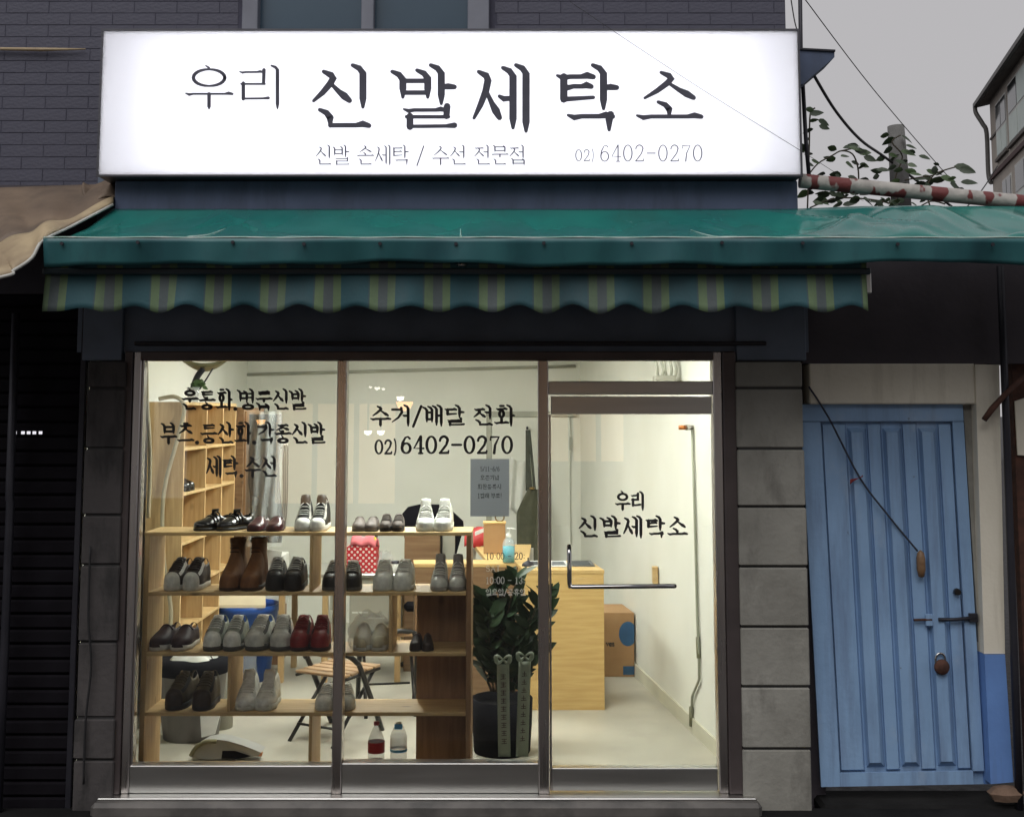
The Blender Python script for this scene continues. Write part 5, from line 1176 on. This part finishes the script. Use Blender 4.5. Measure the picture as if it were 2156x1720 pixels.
MB().tube([(wbx.x + .04 + .035 * math.cos(a), wbx.y + .05, zt2 + .28 + .035 * math.sin(a)) for a in [2 * math.pi * k / 14 for k in range(15)]], .006, 6).build('brass_ring', 'brass', wb)
rcx = at(1008, 1152, zt2 + .001)
rc = thing('red_bag', 'shiny red bag lying on the desk beside the wooden box', 'bag', rcx)
MB().grid(lambda u, v: (rcx.x - .12 + .26 * u, rcx.y + .05 + .10 * math.sin(math.pi * v) * (1 if v < .5 else 1), zt2 + .002 + (.12 + .06 * u) * math.sin(math.pi * v) ** .6 * (.75 + .25 * math.sin(math.pi * u)) + .008 * math.sin(u * 13 + v * 7)), 16, 10).build('bag_body', 'red_box', rc, thick=.01)
kb = thing('white_strip', 'white ribbed strip leaning over the red bag', 'strip', at(1015, 1148, zt2 + .2))
MB().prism([P(1000, 1120, rcx.y - .02), P(1052, 1098, rcx.y - .02), P(1054, 1104, rcx.y - .02), P(1000, 1128, rcx.y - .02)], (0, .03, 0)).build('strip_body', 'paper_white', kb)
# black office chair back behind the top shelf, right
oc = thing('office_chair', 'black office chair with rounded back behind the top shelf', 'chair', (P(910, 1100, 3.3).x, 3.3, 0))
pc_ = [(845, 1104), (846, 1082), (858, 1068), (885, 1062), (925, 1063), (950, 1075), (975, 1098), (976, 1112)]
MB().prism([P(x, y, 3.3) for x, y in pc_] + [P(960, 1170, 3.3), P(860, 1170, 3.3)], (0, .07, 0)).build('backrest', 'pot_black', oc)
MB().box((P(860, 1200, 3.3).x, 2.85, .46), (P(965, 1200, 3.3).x, 3.32, .54), .03).build('seat', 'pot_black', oc)
xm = P(912, 1200, 3.3).x; MB().tube([(xm, 3.1, .05), (xm, 3.1, .46)], .03, 10).build('column', 'black_metal', oc)
for k in range(5): MB().tube([(xm, 3.1, .08), (xm + .28 * math.cos(k * 1.257), 3.1 + .28 * math.sin(k * 1.257), .04)], .018, 8).build('foot', 'black_metal', oc)
bdp = thing('wooden_board', 'brown wooden board standing on end behind the shelf', 'board', (P(890, 1190, 2.9).x, 2.9, 0))
B('board', (P(852, 1150, 2.9).x, 2.88, 0), (P(927, 1150, 2.9).x, 2.91, P(890, 1122, 2.9).z), 'dark_ply', bdp, .003); B('edge_strip', (P(927.5, 1150, 2.9).x, 2.875, 0), (P(931, 1150, 2.9).x, 2.915, P(890, 1122, 2.9).z), 'black_metal', bdp)
B('grey_board', (P(932, 1150, 2.95).x, 2.93, 0), (P(958, 1150, 2.95).x, 2.96, P(890, 1122, 2.95).z), 'cabinet', bdp, .003)
# work table with polka dot box, bag and jars
TY = 2.45; wtz = P(780, 1208, TY).z
wt = thing('work_table', 'steel topped work table with pale cabinet front behind the shelf', 'table', (P(760, 1300, TY).x, TY, 0))
tx0, tx1 = P(585, 1208, TY).x, P(842, 1208, TY).x
B('table_top', (tx0, TY, wtz - .03), (tx1, TY + .62, wtz), 'steel_table', wt, .008)
B('cabinet_front', (P(735, 1260, TY).x, TY + .03, P(780, 1345, TY).z), (tx1 - .03, TY + .55, wtz - .031), 'cabinet', wt, .004)
for i, x in enumerate((770, 805)): B('drawer_line', (P(x - 30, 1290, TY).x, TY + .028, P(x, 1292 + 12 * i, TY).z), (P(x + 4, 1290, TY).x, TY + .0298, P(x, 1289 + 12 * i, TY).z), 'foam', wt)
for x in (590, 682, 836):
    for yy in (TY + .04, TY + .56): B('leg', (P(x - 6, 1300, TY).x, yy, 0), (P(x + 6, 1300, TY).x, yy + .045, wtz - .0305), 'pine_upright', wt, .003)
def on_table(x, dy): return Vector((P(x, 1205, TY + dy).x, TY + dy, wtz + .001))
p0, p1 = on_table(728, .06), on_table(792, .06)
pk = thing('polka_dot_box', 'red box with white polka dots on the work table', 'box', p0)
hz = P(750, 1152, TY + .06).z - wtz
B('box_front', (p0.x, p0.y, wtz + .001), (p1.x, p1.y + .005, wtz + hz), 'polka', pk); B('box_back', (p0.x, p0.y + .16, wtz + .001), (p1.x, p1.y + .165, wtz + hz), 'polka', pk)
B('box_side', (p0.x, p0.y + .0052, wtz + .001), (p0.x + .005, p1.y + .1598, wtz + hz), 'polka', pk); B('box_side', (p1.x - .005, p0.y + .0052, wtz + .001), (p1.x, p1.y + .1598, wtz + hz), 'polka', pk)
pcl = thing('pink_cloth', 'pink folded cloth sticking out of the polka dot box', 'cloth', p0 + Vector((.1, .08, hz)))
MB().grid(lambda u, v: (p0.x + .03 + .19 * u + .02 * v, p0.y + .03 + .09 * v, wtz + hz - .04 + .11 * math.sin(math.pi * (.15 + .7 * v)) + .012 * math.sin(u * 11) - .03 * (u - .4) ** 2), 12, 8).build('cloth_fold', 'pink', pcl, thick=.02)
mk = thing('marker_pen', 'yellow and black marker pens standing in the polka dot box', 'pen', p1 + Vector((-.05, .05, hz)))
MB().tube([(p1.x - .03, p1.y + .06, wtz + .05), (p1.x - .02, p1.y + .06, wtz + hz + .07)], .011, 8).build('yellow_pen', 'yellow', mk); MB().tube([(p1.x - .05, p1.y + .08, wtz + .05), (p1.x - .005, p1.y + .08, wtz + hz + .11)], .012, 8).build('black_pen', 'black_metal', mk)
tb = thing('tissue_bag', 'crumpled pale plastic bag beside the polka dot box', 'bag', on_table(812, .1))
cbg = on_table(812, .12)
MB().grid(lambda u, v: (cbg.x + (.07 - .03 * v) * (1 + .2 * math.sin(u * 25 + v * 4)) * math.cos(6.283 * u), cbg.y + (.06 - .02 * v) * math.sin(6.283 * u), cbg.z + .15 * v + .01 * math.sin(u * 31)), 24, 8).build('bag_body', 'clear_plastic', tb)
jr = thing('small_jar', 'squat white jar with a dark lid at the right end of the work table', 'jar', on_table(834, .06))
jb = on_table(832, .08); MB().lathe([(0, 0), (.03, 0), (.034, .02), (.034, .055), (.028, .065), (0, .065)], jb, 14).build('jar_body', 'foam', jr); MB().lathe([(.03, .066), (.031, .085), (0, .086)], jb, 14).build('jar_lid', 'dark_metal', jr)
# apron on the wall, with strap
ap = thing('apron', 'olive green apron hanging by its strap on the back wall', 'apron', P(1115, 1180, 4.7))
MB().grid(lambda u, v: P(1124 + (-12 - 24 * min(1, v * 3.2)) + (24 + 34 * min(1, v * 3)) * u, 1030 + 158 * v, 4.72 - .04 * math.sin(math.pi * u) - .012 * math.sin(u * 14 + v * 3)), 18, 14).build('apron_cloth', 'apron', ap, thick=.012)
MB().grid(lambda u, v: P(1107 + 7 * u + 8 * v * v * u, 905 + 128 * v, 4.75 - .03 * u), 3, 10).build('strap', 'apron_strap', ap, thick=.006)
MB().grid(lambda u, v: P(1111 + 6 * u + 12 * v, 905 + 128 * v, 4.71), 3, 10).build('strap', 'apron_strap', ap, thick=.006)
MB().tube([P(1110, 900, 4.98), P(1110, 902, 4.7)], .012, 8).build('hook', 'dark_metal', ap); MB().lathe([(.02, 0), (.028, .01), (.02, .02)], P(1120, 1030, 4.66), 10).build('buckle', 'brass', ap)
wc = thing('white_apron', 'white cloth hanging on the back wall behind the notice', 'cloth', P(1090, 1080, 4.85))
MB().grid(lambda u, v: P(1074 + 42 * u, 960 + 110 * v + 12 * math.sin(u * 3), 4.9 - .03 * math.sin(u * 12 + v * 2)), 16, 10).build('cloth', 'foam', wc, thick=.008)
# wall fittings on the right-hand wall
def on_right(x, y):                                      # the point of the right wall seen at x, y
    r = ray(x, y); t = ((rw[1].x + (-D - rw[1].y) * dxy)) / (r.x - r.y * dxy); p = Vector((r.x * t, -D + r.y * t, ZC + r.z * t)); return p + Vector((-.014, 0, 0))
gp_ = thing('gas_pipe', 'thin grey pipe running down the right inner wall from a small valve', 'pipe', on_right(1470, 1525))
MB().tube([on_right(1462, 905), on_right(1468, 1100), on_right(1473, 1300), on_right(1476, 1370), on_right(1477, 1430), on_right(1462, 1465), on_right(1460, 1525)], .009, 8).build('pipe', 'conduit_dark', gp_)
MB().tube([on_right(1474, 1340), on_right(1476, 1385)], .014, 8).build('sleeve', 'olive', gp_); MB().tube([on_right(1460, 1487), on_right(1460, 1528)], .014, 8).build('sleeve', 'olive', gp_)
q = on_right(1462, 900); MB().tube([q + Vector((-.05, -.02, 0)), q + Vector((.0, .02, 0))], .018, 8).build('valve', 'steel', gp_); MB().tube([q + Vector((-.09, -.02, 0)), q + Vector((-.05, -.02, 0))], .014, 8).build('valve_cap', 'orange_tip', gp_)
q = on_right(1386, 1210); bt = thing('wooden_bracket', 'small wooden bracket on the right inner wall above the door handle', 'bracket', q)
B('bracket_body', q + Vector((-.03, -.03, -.06)), q + Vector((.01, .03, .06)), 'pine', bt, .003)
mt = thing('meter_box', 'white meter box with grey cables high on the right inner wall', 'meter', P(1400, 800, 1.35))
B('box', P(1374, 806, 1.4), P(1424, 790, 1.25), 'cabinet', mt, .006)
for i, x in enumerate((1384, 1394, 1403, 1413, 1422)): MB().tube(smooth_path([P(x, 792, 1.30), P(x + 3 * math.sin(i * 2.2), 778, 1.28), P(x - 3, 755, 1.30), P(x, 735, 1.30)], 4), .010, 8).build('cable', 'conduit', mt)
# cardboard box beside the counter
bx0 = PZ(1278, 1424, 0.001); bx1 = PZ(1336, 1424, .001); bh_ = P(1310, 1290, bx0.y).z
cbx = thing('cardboard_box', 'cardboard box with blue print on the floor behind the counter', 'box', bx0)
bkv = Vector((-math.sin(SK), math.cos(SK), 0)) * .42
MB().prism([(bx0.x - .12, bx0.y, .001), (bx1.x, bx0.y, .001), (bx1.x, bx0.y, bh_), (bx0.x - .12, bx0.y, bh_)], bkv).build('carton', 'cardboard', cbx)
MB().add([P(x, y, bx0.y - .001) for x, y in [(1333 - 28 + 24 * math.cos(a) if False else 1322 + 19 * math.cos(a), 1334 + 26 * math.sin(a)) for a in [2 * math.pi * k / 24 for k in range(24)] if 1322 + 19 * math.cos(a) <= 1336.5]], [tuple(range(len([1 for k in range(24) if 1322 + 19 * math.cos(2 * math.pi * k / 24) <= 1336.5])))]).build('blue_disc', 'print_blue', cbx, recalc=False)
MB().add([P(1312, 1402, bx0.y - .001), P(1335.5, 1402, bx0.y - .001), P(1335.5, 1420, bx0.y - .001), P(1312, 1420, bx0.y - .001)], [(0, 1, 2, 3)]).build('blue_square', 'print_blue', cbx, recalc=False)
write(MB(), 'vas', (1276, 1348, 1294, 1360), bx0.y - .0015, .2, .16).build('printed_word', 'ink', cbx, recalc=False)
# ------------------------------------------------------------------ potted plant with congratulation ribbons
PYc = .75
pot = thing('potted_plant', 'big dark potted plant with pale ribbons behind the middle pane', 'plant', (P(1060, 1600, PYc).x, PYc, 0))
pb = Vector((P(1057, 1600, PYc).x, PYc, 0)); pz = P(1062, 1468, PYc).z
MB().lathe([(0, 0), (.17, 0), (.18, pz * .5), (.186, pz), (.172, pz), (.16, pz - .04), (0, pz - .04)], pb, 20).build('pot', 'pot_black', pot)
random.seed(5)
STALK = [((1040, 1455), (1022, 1330), (1020, 1262)), ((1050, 1455), (1045, 1300), (1058, 1225)), ((1060, 1450), (1060, 1330), (1090, 1215)), ((1070, 1455), (1100, 1360), (1135, 1260)), ((1075, 1455), (1110, 1400), (1160, 1255)), ((1035, 1455), (1010, 1380), (1005, 1290)), ((1062, 1455), (1075, 1380), (1115, 1300)), ((1078, 1458), (1100, 1425), (1140, 1375)), ((1050, 1455), (1030, 1380), (1035, 1290)), ((1045, 1455), (1052, 1350), (1075, 1280))]
for si, s in enumerate(STALK):
    off = random.uniform(-.12, .12)
    pth = smooth_path([P(x, y, PYc + off * (k / 2)) for k, (x, y) in enumerate(s)], 8)
    MB().tube(pth, [.009 - .0003 * i for i in range(len(pth))], 6).build('stalk', 'stem', pot)
    for i in range(3, len(pth)):
        for sd in (-1, 1):
            o = leaf(pot, pth[i] + Vector((0, random.uniform(-.03, .03), 0)), random.uniform(.10, .15)); o.scale.y *= .62
            o.data = leafm['plant_leaf']
            o.rotation_euler = (random.uniform(-.7, .7) + R(60), random.uniform(-.9, -.1), (0 if sd > 0 else math.pi) + random.uniform(-.5, .5))
            o.rotation_euler.y -= .35
for i, (xa, xb, ya, yb) in enumerate(((1046, 1072, 1398, 1592), (1092, 1118, 1392, 1592))):
    rb = thing('ribbon', ('left' if i == 0 else 'right') + ' pale congratulation ribbon hanging in front of the plant pot', 'ribbon', P(xa, yb, PYc - .2))
    MB().grid(lambda u, v: P(xa + (xb - xa) * u + (3 if i == 0 else -6) * v, ya + (yb - ya) * v, PYc - .21 + .012 * math.sin(v * 7 + i) - .006 * math.sin(u * 3)), 4, 20).build('band', 'ribbon', rb, thick=.002)
    for sd in (-1, 1):
        bc = P((xa + xb) / 2, ya - 6, PYc - .225)
        MB().tube([bc + Vector((sd * .042 * math.sin(a) * (1 + .2 * math.cos(a)), -.012 * math.sin(2 * a), .022 * math.sin(a * 2) + .012)) for a in [math.pi * k / 12 for k in range(13)]], [.004 + .010 * math.sin(math.pi * k / 12) for k in range(13)], 6).build('bow_loop', 'ribbon', rb)
    for k in range(9):
        yy = ya + 26 + k * 17; cx_ = (xa + xb) / 2 + (3 if i == 0 else -6) * (yy - ya) / (yb - ya)
        m_ = MB()
        for ln in ([(-5, -4), (5, -4)], [(-4, 0), (4, 0)], [(0, -5), (0, 5)], [(-5, 5), (5, 4)])[(k * 3 + i) % 3:]:
            ribbon_mesh(m_, [(cx_ + p[0], yy + p[1], 1.5) for p in ln], lambda a, b, l: P(a, b, PYc - .235), 0)
        m_.build('brush_mark', 'ribbon_print', rb, recalc=False)
# ------------------------------------------------------------------ folding chairs
def folding_chair(label, M, slatm='chair_slat'):
    t_ = thing('folding_chair', label, 'chair', M.translation, 'folding chairs in the shop')
    def mb(): return MB(M)
    arch = [(-.20, .0, 0), (-.20, .10, .42), (-.20, .12, .475), (-.17, .135, .515), (-.10, .145, .535), (0, .15, .54), (.10, .145, .535), (.17, .135, .515), (.20, .12, .475), (.20, .10, .42), (.20, .0, 0)]
    arch = [(x, -.20 + y * 2.4, z) for x, y, z in arch]
    mb().tube(smooth_path(arch, 5), .017, 8).build('back_frame', 'black_metal', t_)
    for s in (-1, 1):
        mb().tube([(s * .165, .28, 0), (s * .165, -.17, .40)], .012, 8).build('leg', 'black_metal', t_)
        mb().tube([(s * .18, -.19, .385), (s * .18, .20, .385)], .010, 8).build('seat_rail', 'black_metal', t_)
    for yy, z in ((.20, .09), (-.17, .12)): mb().tube([(-.165, yy, z), (.165, yy, z)], .008, 6).build('stretcher', 'black_metal', t_)
    for k in range(5): mb().box((-.19, -.19 + k * .082, .397), (.19, -.125 + k * .082, .413), .004).build('seat_slat', slatm, t_)
    mb().box((-.15, .142, .50), (.15, .152, .525), .003).build('back_slat', slatm, t_)
    return t_
pc1 = PZ(688, 1575, 0)
folding_chair('black metal folding chair with slatted wooden seat behind the fourth shelf', Matrix.Translation((pc1.x + .02, pc1.y + .32, 0)) @ Matrix.Rotation(R(152), 4, 'Z'))
pc2 = PZ(812, 1500, 0)
folding_chair('second folding chair with a curved wooden back in front of the work table', Matrix.Translation((pc2.x, pc2.y + .15, 0)) @ Matrix.Rotation(R(-170), 4, 'Z'))
# ------------------------------------------------------------------ bucket, boxes, bags, vacuum on the left
bk0 = PZ(540, 1428, 0); bkz = P(520, 1270, bk0.y).z
bu = thing('blue_bucket', 'big blue plastic tub with a rolled rim behind the shelf', 'tub', bk0)
rr = (P(588, 1300, bk0.y).x - P(452, 1300, bk0.y).x) / 2; bcx = P(520, 1300, bk0.y).x
MB().lathe([(0, 0), (rr * .74, 0), (rr * .94, bkz - .05), (rr * .98, bkz - .05), (rr, bkz - .02), (rr, bkz), (rr * .94, bkz), (rr * .9, bkz - .04), (rr * .7, .02), (0, .02)], (bcx, bk0.y, 0), 28).build('tub_wall', 'blue_plastic', bu)
sbx = thing('shoe_box', 'beige shoe box lid with a white mark lying on the blue tub', 'box', (bcx, bk0.y - .1, bkz))
q = [(bcx - rr * .82, bk0.y - .22, bkz + .002), (bcx + rr * .75, bk0.y - .22, bkz + .002), (bcx + rr * .42, bk0.y + .12, bkz + .17), (bcx - rr * .82, bk0.y + .12, bkz + .17)]
MB().prism(q, (0, .01, .02)).build('lid', 'lid_beige', sbx)
tick = MB(); sw = [(0, .0, .012), (.02, -.008, .016), (.05, .005, .012), (.09, .03, .003)]
ribbon_mesh(tick, [(a, b, c) for a, b, c in sw], lambda a, b, l: Vector(q[0]).lerp(Vector(q[1]), .05 + a) + (Vector(q[3]) - Vector(q[0])) * (.15 + b * 3.4) + Vector((0, -.004, .002)), 0); tick.build('white_mark', 'paper_white', sbx, recalc=False)
fbx = thing('foam_box', 'white foam box with its flap up behind the brown boots', 'box', P(520, 1240, 3.1))
fy = 3.1; B('carton', (P(452, 1240, fy).x, fy, P(500, 1282, fy).z), (P(590, 1240, fy).x, fy + .35, P(500, 1172, fy).z), 'foam', fbx, .006)
MB().prism([P(455, 1170, fy - .01), P(470, 1146, fy - .02), P(594, 1160, fy - .02), P(590, 1182, fy - .01)], (0, .012, 0)).build('flap', 'foam', fbx)
MB().prism([P(555, 1252, fy - .05), P(592, 1255, fy - .05), P(585, 1300, fy - .08)], (0, .01, 0)).build('corner_flap', 'foam', fbx)
B('stand', (P(455, 1240, fy).x, fy + .02, 0), (P(588, 1240, fy).x, fy + .33, P(500, 1283, fy).z), 'brown_ply', fbx, .004)
gbn = thing('grey_bin', 'grey waste bin at the lower left behind the shelf', 'bin', PZ(385, 1570, 0))
gp0 = PZ(383, 1568, 0); MB().lathe([(0, 0), (.17, 0), (.22, .42), (.235, .425), (.235, .45), (.20, .45), (.15, .02), (0, .02)], gp0 + Vector((0, .2, 0)), 20).build('bin_wall', 'grey_bin', gbn)
MB().lathe([(.236, .40), (.242, .41), (.242, .47), (.20, .49), (0, .50)], gp0 + Vector((0, .2, 0)), 20).build('bin_liner', 'pot_black', gbn)
wbg = thing('white_bag', 'glossy white plastic bag of waste above the grey bin', 'bag', PZ(410, 1480, 0))
wc_ = P(408, 1408, .98); MB().grid(lambda u, v: (wc_.x + .15 * math.sin(math.pi * v) ** .7 * math.cos(6.283 * u) * (1 + .12 * math.sin(u * 37 + v * 8)), .98 + .12 * math.sin(math.pi * v) * math.sin(6.283 * u), wc_.z - .10 + .23 * v + .015 * math.sin(u * 25)), 30, 12).build('bag_body', 'foam', wbg)
rl = thing('paper_roll', 'tall pale cardboard tube standing left of the chair', 'tube', PZ(462, 1530, 0))
rp0 = PZ(462, 1530, 0); MB().tube([rp0, rp0 + Vector((0, 0, P(462, 1370, rp0.y).z))], .085, 16).build('roll', 'cabinet', rl)
tag(MB().prism([P(420, 1475, .9), P(470, 1475, .9), P(452, 1545, .85), P(424, 1552, .85)], (0, .02, 0)).build('paper_sack', 'paper_white'), 'folded pale paper sack between the grey bin and the tube', 'paper')
vq = PZ(470, 1592, 0)
va = thing('hand_vacuum', 'grey hand vacuum with an orange nozzle tip lying on the floor', 'vacuum', vq)
pr = [(400, 1592), (412, 1572), (432, 1560), (455, 1556), (478, 1559), (510, 1568), (536, 1578), (550, 1584), (545, 1590), (500, 1597), (430, 1598)]
MB().prism([P(x, y, .52) for x, y in pr], (0, .12, 0)).build('body', 'vacuum', va)
MB().prism([P(468, 1580, .517), P(495, 1580, .517), P(528, 1591, .517), P(505, 1597, .517), P(466, 1597, .517)], (0, .002, 0)).build('grille', 'pot_black', va)
MB().tube(smooth_path([P(402, 1590, .50), P(412, 1574, .49), P(432, 1562, .49), P(456, 1560, .50)], 4), .013, 8).build('handle', 'olive', va)
MB().tube([P(536, 1583, .55), P(552, 1587, .55)], [.022, .014], 8).build('nozzle_tip', 'orange_tip', va)
cbag = thing('plastic_jug', 'clear ribbed plastic jug in front of the blue tub', 'bottle', PZ(515, 1440, 0))
cq = PZ(512, 1440, 0); MB().lathe([(0, 0), (.09, 0), (.10, .05), (.095, .08), (.10, .12), (.095, .16), (.10, .2), (.095, .24), (.10, .28), (.06, .34), (.03, .36)], cq, 16).build('body', 'clear_plastic', cbag)
wp = thing('paper_bag', 'beige paper bag pinned on the wall under the second shelf', 'bag', P(708, 1290, 4.8))
B('sheet', P(695, 1284, 4.8), P(727, 1252, 4.82), 'cabinet', wp, .004)
